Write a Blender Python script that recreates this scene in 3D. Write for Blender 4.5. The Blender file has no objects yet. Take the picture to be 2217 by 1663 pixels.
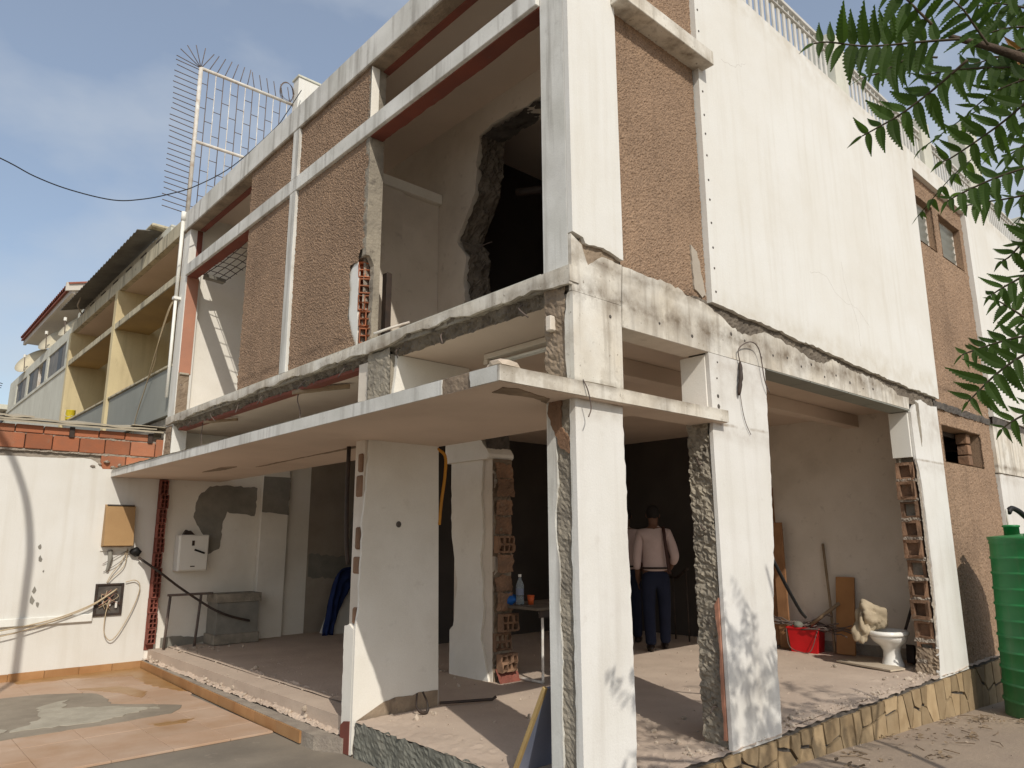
import bpy, bmesh, math, random
from mathutils import Vector, Matrix, noise, geometry
R = math.radians
S = bpy.context.scene
COL = S.collection
random.seed(7)

# ------------------------------------------------------------------ camera
cd = bpy.data.cameras.new('camera'); cam = bpy.data.objects.new('camera', cd); COL.objects.link(cam)
cd.sensor_width = 36.0; cd.lens = 36.0 * 1576.98 / 2217.0; cd.clip_start = 0.05; cd.clip_end = 2000
RX = Vector((0.74283, -0.66946, -0.00504)); UY = Vector((-0.13562, -0.15785, 0.97811)); FW = Vector((0.65560, 0.72588, 0.20805))
CAM = Vector((-3.2331, -3.0023, 1.42))
cam.matrix_world = Matrix(((RX.x, UY.x, -FW.x, CAM.x), (RX.y, UY.y, -FW.y, CAM.y), (RX.z, UY.z, -FW.z, CAM.z), (0, 0, 0, 1)))
S.camera = cam

# ------------------------------------------------------------------ sky and sun
SUN = Vector((0.44, 1.10, -1.0)).normalized()          # direction the light travels
elev = math.asin(-SUN.z); rot = math.atan2(-SUN.x, -SUN.y)
W = bpy.data.worlds.new('World'); S.world = W; W.use_nodes = True
wn, wl = W.node_tree.nodes, W.node_tree.links
wn.clear()
wout = wn.new('ShaderNodeOutputWorld'); wbg = wn.new('ShaderNodeBackground'); sky = wn.new('ShaderNodeTexSky')
sky.sky_type = 'NISHITA'; sky.sun_disc = False; sky.sun_elevation = elev; sky.sun_rotation = rot
sky.air_density = 1.1; sky.dust_density = 1.6; sky.ozone_density = 0.8; sky.altitude = 50
wbg.inputs['Strength'].default_value = 0.145
tc = wn.new('ShaderNodeTexCoord'); mp = wn.new('ShaderNodeMapping'); mp.inputs['Scale'].default_value = (1.0, 1.0, 1.9)
mp.inputs['Location'].default_value = (2.1, 1.4, 0.9)
cn = wn.new('ShaderNodeTexNoise'); cn.inputs['Scale'].default_value = 2.6; cn.inputs['Detail'].default_value = 7; cn.inputs['Roughness'].default_value = 0.5
cr = wn.new('ShaderNodeValToRGB'); cr.color_ramp.elements[0].position = 0.40; cr.color_ramp.elements[1].position = 0.66
cr.color_ramp.elements[0].color = (0.26, 0.26, 0.26, 1); cr.color_ramp.elements[1].color = (0.9, 0.9, 0.9, 1)
cm = wn.new('ShaderNodeMixRGB'); cm.inputs['Color2'].default_value = (4.1, 4.4, 4.75, 1)
wl.new(tc.outputs['Generated'], mp.inputs['Vector']); wl.new(mp.outputs['Vector'], cn.inputs['Vector'])
wl.new(cn.outputs['Fac'], cr.inputs['Fac']); wl.new(cr.outputs['Color'], cm.inputs['Fac'])
wl.new(sky.outputs['Color'], cm.inputs['Color1']); wl.new(cm.outputs['Color'], wbg.inputs['Color'])
wl.new(wbg.outputs['Background'], wout.inputs['Surface'])
ld = bpy.data.lights.new('sun', 'SUN'); ld.energy = 3.3; ld.angle = R(0.5); ld.color = (1.0, 0.945, 0.855)
sun = bpy.data.objects.new('sun', ld); COL.objects.link(sun); sun.location = (-8, -20, 20)
sun.rotation_euler = SUN.to_track_quat('-Z', 'Y').to_euler()
vs = S.view_settings; S.display_settings.display_device = 'sRGB'
vs.view_transform = 'Standard'; vs.look = 'None'; vs.exposure = 0.0; vs.gamma = 1.0; vs.use_curve_mapping = False
S.cycles.max_bounces = 8; S.cycles.diffuse_bounces = 4

# ------------------------------------------------------------------ materials
MATS = {}
def mat(name, col, col2=None, scale=2.5, streak=0.0, spots=0.0, dirt=(0.16, 0.13, 0.10), rough=0.88, bump=0.25, bscale=70, bdist=0.006,
        rand=0.0, metal=0.0, spec=0.25, lo=0.35, hi=0.65, transl=0.0, grime=0.0, blotch=0.0, bands=(), lump=0.012, speck=0.0):
    m = bpy.data.materials.new(name); m.use_nodes = True; n, l = m.node_tree.nodes, m.node_tree.links
    b = n['Principled BSDF']; b.inputs['Roughness'].default_value = rough; b.inputs['Metallic'].default_value = metal
    b.inputs['Specular IOR Level'].default_value = spec
    g = n.new('ShaderNodeNewGeometry'); pos = g.outputs['Position']
    def nz(sc, det=5, vec=None, ro=0.55):
        t = n.new('ShaderNodeTexNoise'); t.inputs['Scale'].default_value = sc; t.inputs['Detail'].default_value = det; t.inputs['Roughness'].default_value = ro
        l.new(vec or pos, t.inputs['Vector']); return t.outputs['Fac']
    def ramp(s, a, c, top=1.0):
        r = n.new('ShaderNodeMapRange'); r.inputs[1].default_value = a; r.inputs[2].default_value = c; r.inputs[3].default_value = 0; r.inputs[4].default_value = top
        l.new(s, r.inputs[0]); return r.outputs[0]
    def mix(f, a, c):
        x = n.new('ShaderNodeMixRGB')
        for i, v in (('Fac', f), ('Color1', a), ('Color2', c)):
            if isinstance(v, tuple): x.inputs[i].default_value = (*v, 1)
            else: l.new(v, x.inputs[i])
        return x.outputs[0]
    c2 = col2 or tuple(v * 0.82 for v in col)
    c = mix(ramp(nz(scale, 7), lo, hi), col, c2)
    fine = ramp(nz(90, 3), 0.3, 0.75, 0.16)
    c = mix(fine, c, tuple(v * 0.6 for v in c2))
    if grime:
        c = mix(ramp(nz(0.9, 8, ro=0.62), 0.5, 0.75, grime), c, dirt)
    if streak:
        mpn = n.new('ShaderNodeMapping'); mpn.inputs['Scale'].default_value = (7, 7, 0.45); l.new(pos, mpn.inputs['Vector'])
        s1 = ramp(nz(1.4, 6, mpn.outputs[0], 0.6), 0.5, 0.72, streak); c = mix(s1, c, dirt)
    if speck:      # single pebbles: dark sockets and paler stones
        vo = n.new('ShaderNodeTexVoronoi'); vo.inputs['Scale'].default_value = 95; l.new(pos, vo.inputs['Vector'])
        sp = n.new('ShaderNodeSeparateXYZ'); l.new(vo.outputs['Color'], sp.inputs[0])
        c = mix(ramp(sp.outputs[0], .68, .75, speck), c, tuple(v * .42 for v in c2)); c = mix(ramp(sp.outputs[1], .72, .8, speck * .6), c, tuple(min(1, v * 1.35) for v in col))
    if blotch:
        c = mix(ramp(nz(2.6, 9, ro=0.66), 0.50, 0.66, blotch), c, tuple(.55 * a + .45 * b_ for a, b_ in zip(dirt, c2)))
        c = mix(ramp(nz(30, 4, ro=0.6), 0.64, 0.70, blotch), c, dirt)
    for (z0, w_, st_) in bands:      # leak and mould marks that run along a horizontal joint
        sx = n.new('ShaderNodeSeparateXYZ'); l.new(pos, sx.inputs[0])
        ad = n.new('ShaderNodeMath'); ad.operation = 'MULTIPLY_ADD'; ad.inputs[1].default_value = w_ * 1.6; l.new(nz(3.5, 6), ad.inputs[0]); l.new(sx.outputs[2], ad.inputs[2])
        sb = n.new('ShaderNodeMath'); sb.operation = 'SUBTRACT'; sb.inputs[1].default_value = z0 + w_ * .8; l.new(ad.outputs[0], sb.inputs[0])
        ab = n.new('ShaderNodeMath'); ab.operation = 'ABSOLUTE'; l.new(sb.outputs[0], ab.inputs[0])
        b1 = n.new('ShaderNodeMapRange'); b1.inputs[1].default_value = 0; b1.inputs[2].default_value = w_; b1.inputs[3].default_value = st_; b1.inputs[4].default_value = 0; l.new(ab.outputs[0], b1.inputs[0])
        mu_ = n.new('ShaderNodeMath'); mu_.operation = 'MULTIPLY'; l.new(b1.outputs[0], mu_.inputs[0]); l.new(ramp(nz(5, 7, ro=.65), .36, .62), mu_.inputs[1])
        c = mix(mu_.outputs[0], c, dirt)
    if spots:
        c = mix(ramp(nz(9, 8, ro=0.65), 0.60, 0.70, spots), c, dirt)
    if rand:
        oi = n.new('ShaderNodeObjectInfo'); hs = n.new('ShaderNodeHueSaturation')
        hs.inputs['Hue'].default_value = 0.5
        r1 = n.new('ShaderNodeMapRange'); r1.inputs[3].default_value = 1 - rand; r1.inputs[4].default_value = 1 + rand
        l.new(oi.outputs['Random'], r1.inputs[0]); l.new(r1.outputs[0], hs.inputs['Value'])
        l.new(c, hs.inputs['Color']); c = hs.outputs[0]
    l.new(c, b.inputs['Base Color'])
    if bump:
        bp = n.new('ShaderNodeBump'); bp.inputs['Strength'].default_value = bump; bp.inputs['Distance'].default_value = bdist
        l.new(nz(bscale, 6, ro=0.6), bp.inputs['Height'])
        bp2 = n.new('ShaderNodeBump'); bp2.inputs['Strength'].default_value = min(1, bump); bp2.inputs['Distance'].default_value = lump
        l.new(nz(4.0, 4), bp2.inputs['Height']); l.new(bp2.outputs[0], bp.inputs['Normal'])
        l.new(bp.outputs[0], b.inputs['Normal'])
    if transl:
        t = n.new('ShaderNodeBsdfTranslucent'); t.inputs['Color'].default_value = (col[0] * 2.6, col[1] * 2.6, col[2] * 1.2, 1)
        ms = n.new('ShaderNodeMixShader'); ms.inputs[0].default_value = transl
        l.new(b.outputs[0], ms.inputs[1]); l.new(t.outputs[0], ms.inputs[2]); l.new(ms.outputs[0], n['Material Output'].inputs['Surface'])
    MATS[name] = m; return m
M = MATS
mat('white_plaster', (0.70, 0.69, 0.65), (0.665, 0.645, 0.59), scale=1.2, streak=0.22, spots=0.0, dirt=(0.47, 0.42, 0.33), grime=0.22, blotch=0.06, bands=((6.40, .30, .55), (3.2, .20, .5)))
mat('stained_plaster', (0.70, 0.675, 0.61), (0.60, 0.54, 0.44), scale=2.2, streak=0.6, spots=0.4, dirt=(0.15, 0.115, 0.08), grime=0.5, blotch=0.75, bands=((2.985, .14, .95), (2.37, .05, .9), (3.20, .08, .8)))
mat('column_plaster', (0.705, 0.69, 0.655), (0.65, 0.63, 0.58), scale=1.6, streak=0.16, spots=0.12, dirt=(0.27, 0.215, 0.155), grime=0.25, blotch=0.10, bands=((2.265, .018, 1.0), (2.72, .30, .4), (2.20, .10, .35)))
mat('grey_streaked_plaster', (0.72, 0.71, 0.665), (0.55, 0.54, 0.49), scale=2.0, streak=0.75, spots=0.25, dirt=(0.25, 0.23, 0.20), grime=0.3)
mat('inner_plaster', (0.70, 0.63, 0.54), (0.61, 0.54, 0.45), scale=1.4, spots=0.3, grime=0.4, dirt=(0.26, 0.21, 0.16), blotch=.12)
mat('inner_white', (0.79, 0.76, 0.69), (0.71, 0.67, 0.59), scale=1.3, spots=0.15, grime=0.25, dirt=(0.36, 0.31, 0.25))
mat('unlit_plaster', (0.065, 0.054, 0.047), (0.045, 0.038, 0.033), scale=1.1, grime=0.5, dirt=(0.07, 0.06, 0.05))  # gloom of the deep rooms is put into this near-black wall colour
mat('ceiling_paint', (0.66, 0.54, 0.44), (0.58, 0.475, 0.385), scale=0.8, grime=0.25, spots=0.05, dirt=(0.30, 0.22, 0.16))
mat('concrete', (0.34, 0.30, 0.235), (0.20, 0.175, 0.14), scale=5, spots=0.7, dirt=(0.10, 0.085, 0.07), bump=0.9, bscale=35, bdist=0.012, grime=0.4)
mat('dark_concrete', (0.185, 0.155, 0.12), (0.11, 0.09, 0.07), scale=6, spots=0.6, dirt=(0.05, 0.042, 0.035), bump=0.9, bscale=35, bdist=0.012)
mat('brown_concrete', (0.33, 0.255, 0.18), (0.20, 0.15, 0.105), scale=4, spots=0.6, dirt=(0.08, 0.06, 0.05), bump=0.8, bscale=30, bdist=0.012, streak=0.4)
mat('cement', (0.25, 0.235, 0.20), (0.19, 0.18, 0.155), scale=5, bump=0.5, bscale=40)
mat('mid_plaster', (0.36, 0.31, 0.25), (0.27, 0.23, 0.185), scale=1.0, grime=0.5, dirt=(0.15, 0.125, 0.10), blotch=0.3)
mat('dark_mortar', (0.115, 0.10, 0.085), (0.07, 0.062, 0.055), scale=8, bump=0.8, bscale=40)
mat('pebbledash', (0.335, 0.225, 0.147), (0.26, 0.175, 0.115), scale=1.3, spots=0.35, dirt=(0.13, 0.085, 0.055), bump=1.0, bscale=190, bdist=0.006, lump=0.002, grime=0.5, streak=0.35, speck=0.42, bands=((3.25, .06, .8),))
mat('red_paint', (0.215, 0.065, 0.042), (0.16, 0.055, 0.04), scale=3, spots=0.5, dirt=(0.15, 0.11, 0.09))
mat('salmon_paint', (0.46, 0.22, 0.14), (0.38, 0.19, 0.13), scale=3, spots=0.5, dirt=(0.30, 0.26, 0.21))
mat('red_brick', (0.41, 0.145, 0.07), (0.33, 0.135, 0.075), scale=5, rand=0.25, spots=0.5, grime=0.4, dirt=(0.27, 0.20, 0.14), bump=0.5, bscale=45)
mat('old_brick', (0.26, 0.15, 0.09), (0.18, 0.11, 0.07), scale=7, rand=0.2, spots=0.6, dirt=(0.24, 0.20, 0.155), bump=0.9, bscale=40, bdist=0.012)
mat('maroon_brick', (0.27, 0.085, 0.06), (0.20, 0.07, 0.05), scale=5, rand=0.2, spots=0.3, bump=0.6, bscale=40)
mat('mortar', (0.36, 0.31, 0.25), (0.26, 0.22, 0.18), scale=6, bump=0.9, bscale=40, bdist=0.012)
mat('tile', (0.475, 0.345, 0.25), (0.42, 0.275, 0.18), scale=2.2, rand=0.05, grime=0.75, spots=0.25, dirt=(0.31, 0.17, 0.075), rough=0.6, bump=0.05, spec=0.35)
mat('damp_tile', (0.30, 0.155, 0.05), (0.36, 0.21, 0.09), scale=4, rough=0.35, bump=0.05, spec=0.4, spots=0.3, dirt=(0.42, 0.28, 0.16))
mat('skirting_tile', (0.42, 0.235, 0.105), (0.33, 0.165, 0.065), scale=3, rand=0.12, spots=0.2, dirt=(0.34, 0.26, 0.19), rough=0.6, bump=0.1)
mat('terrace_cement', (0.235, 0.20, 0.155), (0.17, 0.145, 0.115), scale=1.6, spots=0.35, dirt=(0.34, 0.29, 0.23), bump=0.4, bscale=30, grime=0.3)
mat('tile_bed', (0.30, 0.255, 0.195), (0.22, 0.185, 0.14), scale=2.5, spots=0.3, dirt=(0.40, 0.36, 0.29), bump=0.4, bscale=30)
mat('pale_mortar', (0.42, 0.38, 0.30), (0.33, 0.295, 0.23), scale=6, bump=0.6, bscale=35)
mat('dusty_floor', (0.53, 0.425, 0.335), (0.45, 0.355, 0.28), scale=1.6, spots=0.3, dirt=(0.26, 0.205, 0.16), bump=0.5, bscale=30, grime=0.35, bdist=0.01)
mat('sandy_ground', (0.36, 0.28, 0.205), (0.29, 0.225, 0.17), scale=1.3, spots=0.25, dirt=(0.20, 0.16, 0.125), bump=0.6, bscale=30, bdist=0.012, grime=0.3)
mat('green_grey_paint', (0.205, 0.20, 0.165), (0.15, 0.148, 0.122), scale=5, spots=0.5, dirt=(0.34, 0.31, 0.25), bump=0.6, bscale=25)
mat('cladding_stone', (0.36, 0.265, 0.155), (0.27, 0.19, 0.105), scale=5, rand=0.34, grime=0.4, spots=0.4, dirt=(0.25, 0.19, 0.12), bump=0.4, bscale=30)
mat('yellow_plaster', (0.63, 0.53, 0.315), (0.56, 0.465, 0.28), scale=1.5, streak=0.25, spots=0.15, grime=0.2, dirt=(0.26, 0.20, 0.11))
mat('ochre_ceiling', (0.46, 0.31, 0.135), (0.38, 0.26, 0.12), scale=1.0, grime=0.4, dirt=(0.22, 0.14, 0.07))
mat('mouldy_edge', (0.56, 0.50, 0.36), (0.44, 0.39, 0.27), scale=3, streak=0.95, spots=0.6, dirt=(0.10, 0.09, 0.075))
mat('grey_panel', (0.29, 0.295, 0.26), (0.25, 0.255, 0.225), scale=1.2, streak=0.25, dirt=(0.20, 0.20, 0.17))
mat('weathered_white', (0.60, 0.595, 0.51), (0.52, 0.51, 0.43), scale=1.4, streak=0.5, spots=0.1, dirt=(0.33, 0.31, 0.25))
mat('dark_glass', (0.06, 0.055, 0.05), (0.04, 0.037, 0.035), rough=0.45, bump=0, spec=0.2)
mat('window_glass', (0.15, 0.145, 0.135), (0.20, 0.19, 0.175), scale=3, rough=0.6, bump=0, spec=0.15)
mat('louvre_glass', (0.30, 0.31, 0.28), (0.24, 0.25, 0.22), rough=0.25, bump=0, spec=0.5)
mat('metal_white', (0.66, 0.64, 0.59), (0.50, 0.44, 0.37), scale=9, spots=0.4, dirt=(0.30, 0.17, 0.10), rough=0.5, bump=0.1)
mat('rail_metal', (0.62, 0.60, 0.55), (0.52, 0.50, 0.45), scale=4, rough=0.5, bump=0.05, spots=0.2, dirt=(0.3, 0.24, 0.18))
mat('rusty_rod', (0.16, 0.12, 0.10), (0.10, 0.08, 0.07), scale=9, rough=0.75, bump=0.1)
mat('pipe_plastic', (0.78, 0.77, 0.72), (0.70, 0.69, 0.63), rough=0.45, bump=0, streak=0.2, dirt=(0.4, 0.36, 0.3))
mat('corrugated_sheet', (0.20, 0.19, 0.165), (0.14, 0.13, 0.115), scale=3, streak=0.3, dirt=(0.09, 0.085, 0.075), rough=0.8)
mat('sheet_edge', (0.42, 0.37, 0.28), (0.33, 0.29, 0.22), scale=4, spots=0.3)
mat('roof_tile', (0.26, 0.085, 0.055), (0.19, 0.065, 0.045), scale=4, rand=0.1)
mat('soffit_white', (0.56, 0.52, 0.46), (0.50, 0.46, 0.40), scale=1, bump=0.05)
mat('plywood', (0.40, 0.25, 0.115), (0.33, 0.20, 0.09), scale=2, rough=0.6, bump=0.1, bscale=20)
mat('board_wood', (0.39, 0.195, 0.075), (0.31, 0.15, 0.058), scale=3, rough=0.55, bump=0.12, bscale=25)
mat('raw_wood', (0.30, 0.22, 0.14), (0.22, 0.155, 0.095), scale=6, rough=0.8)
mat('frame_wood', (0.33, 0.17, 0.08), (0.24, 0.12, 0.055), scale=4, rough=0.7)
mat('pale_plank', (0.50, 0.42, 0.32), (0.42, 0.35, 0.26), scale=5)
mat('black_rubber', (0.012, 0.012, 0.012), (0.02, 0.018, 0.017), rough=0.55, bump=0)
mat('dark_iron', (0.035, 0.028, 0.024), (0.06, 0.04, 0.03), scale=12, rough=0.6, bump=0.1)
mat('beige_cable', (0.50, 0.40, 0.26), (0.42, 0.33, 0.21), rough=0.6, bump=0)
mat('enamel', (0.74, 0.72, 0.66), (0.70, 0.68, 0.61), rough=0.35, bump=0, spec=0.5)
mat('ceramic', (0.82, 0.80, 0.75), (0.79, 0.77, 0.71), rough=0.12, bump=0, spec=0.6, spots=0.05)
mat('red_plastic', (0.55, 0.012, 0.015), (0.45, 0.01, 0.012), scale=6, rough=0.4, bump=0.03, spots=0.3, dirt=(0.2, 0.01, 0.01))
mat('burlap', (0.43, 0.355, 0.25), (0.35, 0.285, 0.195), scale=5, bump=0.6, bscale=140, rough=0.95)
mat('tank_green', (0.010, 0.185, 0.048), (0.014, 0.15, 0.045), scale=2, rough=0.45, bump=0.04, streak=0.35, spots=0.2, grime=0.25, dirt=(0.10, 0.17, 0.085), spec=0.4, bands=((-.42, .25, .7), (1.42, .08, .4)))
mat('blue_cloth', (0.018, 0.035, 0.12), (0.012, 0.022, 0.08), scale=4, rough=0.9, bump=0.3, bscale=60)
mat('blue_plastic', (0.02, 0.13, 0.42), (0.015, 0.10, 0.35), scale=6, rough=0.5, bump=0.1)
mat('orange_plastic', (0.62, 0.12, 0.03), (0.55, 0.10, 0.03), rough=0.4, bump=0)
mat('blue_board', (0.22, 0.24, 0.31), (0.18, 0.20, 0.27), scale=3, rough=0.5, bump=0.05)
mat('yellow_edge', (0.44, 0.31, 0.13), (0.36, 0.25, 0.11), scale=8)
mat('orange_strap', (0.58, 0.26, 0.03), (0.45, 0.20, 0.03), rough=0.6, bump=0)
mat('yellow_tin', (0.62, 0.50, 0.03), (0.55, 0.42, 0.03), scale=12, rough=0.45, bump=0, spots=0.4, dirt=(0.15, 0.12, 0.05))
mat('dish_white', (0.60, 0.53, 0.38), (0.52, 0.46, 0.33), scale=2, rough=0.5, bump=0)
mat('shirt', (0.50, 0.385, 0.36), (0.44, 0.34, 0.315), scale=5, rough=0.9, bump=0.3, bscale=25, bdist=0.01)
mat('trousers', (0.014, 0.018, 0.038), (0.010, 0.013, 0.028), scale=5, rough=0.9, bump=0.3, bscale=25)
mat('skin', (0.13, 0.065, 0.04), (0.11, 0.055, 0.035), rough=0.55, bump=0)
mat('hair', (0.012, 0.010, 0.009), (0.02, 0.016, 0.014), rough=0.8, bump=0.5, bscale=120)
mat('leather', (0.02, 0.014, 0.011), (0.03, 0.02, 0.016), rough=0.35, bump=0.05)
mat('strap_brown', (0.05, 0.02, 0.015), (0.04, 0.016, 0.012), rough=0.6, bump=0)
mat('leaf', (0.038, 0.070, 0.015), (0.028, 0.052, 0.012), scale=14, rough=0.6, bump=0.15, bscale=60, rand=0.4, transl=0.42, spec=0.15)
mat('leaf_dry', (0.20, 0.10, 0.03), (0.14, 0.07, 0.025), scale=14, rough=0.6, bump=0.1, rand=0.3, transl=0.25)
mat('bark', (0.11, 0.075, 0.05), (0.07, 0.05, 0.035), scale=12, bump=0.9, bscale=40, bdist=0.01)
mat('twig', (0.075, 0.055, 0.03), (0.05, 0.04, 0.022), rough=0.7, bump=0)
mat('litter', (0.25, 0.18, 0.11), (0.16, 0.115, 0.075), scale=10, rand=0.3)
mat('rubble', (0.46, 0.38, 0.30), (0.34, 0.28, 0.22), scale=9, rand=0.25, bump=0.6)
mat('asbestos', (0.42, 0.37, 0.30), (0.36, 0.31, 0.25), scale=3)
def _bottle():
    m = bpy.data.materials.new('clear_plastic'); m.use_nodes = True; b = m.node_tree.nodes['Principled BSDF']
    b.inputs['Base Color'].default_value = (0.75, 0.82, 0.85, 1); b.inputs['Roughness'].default_value = 0.12
    b.inputs['Transmission Weight'].default_value = 0.8; b.inputs['IOR'].default_value = 1.2; M['clear_plastic'] = m
_bottle()

# ------------------------------------------------------------------ object helpers
def props(o, label=None, cat=None, group=None, kind=None):
    if label: o['label'] = label
    if cat: o['category'] = cat
    if group: o['group'] = group
    if kind: o['kind'] = kind
    return o
def thing(name, label, cat, loc=(0, 0, 0), rz=0.0, group=None):
    o = bpy.data.objects.new(name, None); COL.objects.link(o); o.location = loc; o.rotation_euler = (0, 0, rz); o.empty_display_size = 0.1
    return props(o, label, cat, group)
def root_loc(p):
    v = Vector((0, 0, 0))
    while p is not None:
        v += p.location; p = p.parent
    return v
def obj(name, bm, m, parent=None, smooth=False, world=True, kind=None):
    """links bm as one mesh object; world=True: vertices are given in place coordinates"""
    bmesh.ops.recalc_face_normals(bm, faces=bm.faces[:])
    me = bpy.data.meshes.new(name); bm.to_mesh(me); bm.free()
    for mm in (m if isinstance(m, (list, tuple)) else [m]): me.materials.append(M[mm] if isinstance(mm, str) else mm)
    if smooth:
        for p in me.polygons: p.use_smooth = True
    o = bpy.data.objects.new(name, me); COL.objects.link(o)
    if parent is not None:
        o.parent = parent
        if world: me.transform(Matrix.Translation(-root_loc(parent)))
    if kind: o['kind'] = kind
    return o
def inst(src, parent, loc, rot=(0, 0, 0), sc=(1, 1, 1)):
    o = src.copy(); COL.objects.link(o); o.parent = parent; o.location = loc; o.rotation_euler = rot; o.scale = sc; return o
def bx(bm, x0, x1, y0, y1, z0, z1, bev=0.0):
    r = bmesh.ops.create_cube(bm, size=1.0); vs_ = r['verts']
    for v in vs_: v.co = Vector((x0 if v.co.x < 0 else x1, y0 if v.co.y < 0 else y1, z0 if v.co.z < 0 else z1))
    if bev:
        es = list({e for v in vs_ for e in v.link_edges}); bmesh.ops.bevel(bm, geom=es, offset=bev, segments=1, affect='EDGES')
    return bm
def box(name, x0, x1, y0, y1, z0, z1, m, parent=None, bev=0.005, kind=None):
    return obj(name, bx(bmesh.new(), x0, x1, y0, y1, z0, z1, bev), m, parent, kind=kind)
def jag(pts, step=0.05, amp=0.012, seed=0):
    """closed outline; points are (u, v, rough): edges starting at a rough point become ragged"""
    rnd = random.Random(seed); out = []
    for i, p in enumerate(pts):
        q = pts[(i + 1) % len(pts)]; out.append((p[0], p[1]))
        if len(p) > 2 and p[2]:
            a = Vector(p[:2]); b = Vector(q[:2]); d = b - a; n = max(2, int(d.length / step)); nrm = Vector((-d.y, d.x)).normalized()
            for k in range(1, n):
                t = (k + rnd.uniform(-.25, .25)) / n
                w = noise.noise(Vector((k * step * 3.1, seed * 7.3, 0))) * 1.6 + rnd.uniform(-.55, .55)
                c = a + d * t + nrm * w * amp * p[2]; out.append((c.x, c.y))
    return out
def prism_bm(bm, outline, axis, a0, a1):
    f = {'x': lambda u, v, a: (a, u, v), 'y': lambda u, v, a: (u, a, v), 'z': lambda u, v, a: (u, v, a)}[axis]
    V, _, T, *_r = geometry.delaunay_2d_cdt([Vector(p) for p in outline], [], [list(range(len(outline)))], 1, 1e-5)
    A = [bm.verts.new(f(v.x, v.y, a0)) for v in V]; B = [bm.verts.new(f(v.x, v.y, a1)) for v in V]; E = {}
    for t in T:
        bm.faces.new([A[i] for i in t]); bm.faces.new([B[i] for i in t[::-1]])
        for k in range(len(t)):
            e = (t[k], t[(k + 1) % len(t)]); key = tuple(sorted(e)); E[key] = None if key in E else e
    for e in E.values():
        if e: bm.faces.new((A[e[0]], B[e[0]], B[e[1]], A[e[1]]))
    return bm
def prism(name, pts, axis, a0, a1, m, parent=None, step=0.05, amp=0.012, seed=0, kind=None):
    return obj(name, prism_bm(bmesh.new(), jag(pts, step, amp, seed), axis, a0, a1), m, parent, kind=kind)
RJ = random.Random(99)
def rough_bm(bm, o, du, dv, nu, nv, nrm, amp, freq, seed=0, edge=0.0, skip=None, fine=0.5, jit=0.5):
    o, du, dv, nrm = map(Vector, (o, du, dv, nrm)); g = []
    for j in range(nv + 1):
        row = []
        for i in range(nu + 1):
            p = o + du * (i / nu) + dv * (j / nv); q = p * freq + Vector((seed * 3.7, 0, 0))
            h = noise.noise(q * .35) + .7 * noise.noise(q) + fine * noise.noise(q * 2.7) + jit * (RJ.random() - .5)
            e = Vector((0, 0, 0))
            if edge and (i in (0, nu) or j in (0, nv)):
                if i in (0, nu): e += du.normalized() * edge * noise.noise(p * 14 + Vector((9, seed, 2)))
                if j in (0, nv): e += dv.normalized() * edge * noise.noise(p * 14 + Vector((3, seed, 8)))
            row.append(bm.verts.new(p + nrm * h * amp + e))
        g.append(row)
    for j in range(nv):
        for i in range(nu):
            if skip and skip(i / nu, j / nv): continue
            bm.faces.new((g[j][i], g[j][i + 1], g[j + 1][i + 1], g[j + 1][i]))
    return bm
def rough(name, o, du, dv, cell, nrm, amp, freq, m, parent=None, seed=0, edge=0.0, skip=None, smooth=False, kind=None, fine=0.5, jit=0.7):
    nu = max(2, int(Vector(du).length / cell)); nv = max(2, int(Vector(dv).length / cell))
    return obj(name, rough_bm(bmesh.new(), o, du, dv, nu, nv, nrm, amp, freq, seed, edge, skip, fine, jit), m, parent, smooth, kind=kind)
def tube_bm(bm, pts, r, n=8, cap=True):
    pts = [Vector(p) for p in pts]; rs = r if isinstance(r, (list, tuple)) else [r] * len(pts); rings = []; ref = None
    for i, p in enumerate(pts):
        t = (pts[min(i + 1, len(pts) - 1)] - pts[max(i - 1, 0)]).normalized()
        if ref is None: ref = Vector((0, 0, 1)) if abs(t.z) < 0.9 else Vector((1, 0, 0))
        a = t.cross(ref).normalized(); b = a.cross(t).normalized(); ref = b
        rings.append([bm.verts.new(p + (a * math.cos(2 * math.pi * k / n) + b * math.sin(2 * math.pi * k / n)) * rs[i]) for k in range(n)])
    for i in range(len(rings) - 1):
        for k in range(n): bm.faces.new((rings[i][k], rings[i][(k + 1) % n], rings[i + 1][(k + 1) % n], rings[i + 1][k]))
    if cap: bm.faces.new(rings[0][::-1]); bm.faces.new(rings[-1])
    return bm
def tube(name, pts, r, m, parent=None, n=8, world=True, kind=None): return obj(name, tube_bm(bmesh.new(), pts, r, n), m, parent, True, world, kind)
def curve_pts(pts, k=6):
    """Catmull-Rom through pts"""
    P = [Vector(p) for p in pts]; P = [P[0] * 2 - P[1]] + P + [P[-1] * 2 - P[-2]]; out = []
    for i in range(1, len(P) - 2):
        for j in range(k):
            t = j / k; a, b, c, d = P[i - 1], P[i], P[i + 1], P[i + 2]
            out.append(0.5 * ((2 * b) + (c - a) * t + (2 * a - 5 * b + 4 * c - d) * t * t + (3 * b - a - 3 * c + d) * t ** 3))
    out.append(P[-2]); return out
def lathe_bm(bm, prof, c=(0, 0, 0), n=24, sx=1.0, sy=1.0, cap=True):
    c = Vector(c); rings = [[bm.verts.new(c + Vector((r * sx * math.cos(2 * math.pi * k / n), r * sy * math.sin(2 * math.pi * k / n), z))) for k in range(n)] for r, z in prof]
    for i in range(len(rings) - 1):
        for k in range(n): bm.faces.new((rings[i][k], rings[i][(k + 1) % n], rings[i + 1][(k + 1) % n], rings[i + 1][k]))
    if cap: bm.faces.new(rings[0][::-1]); bm.faces.new(rings[-1])
    return bm
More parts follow.
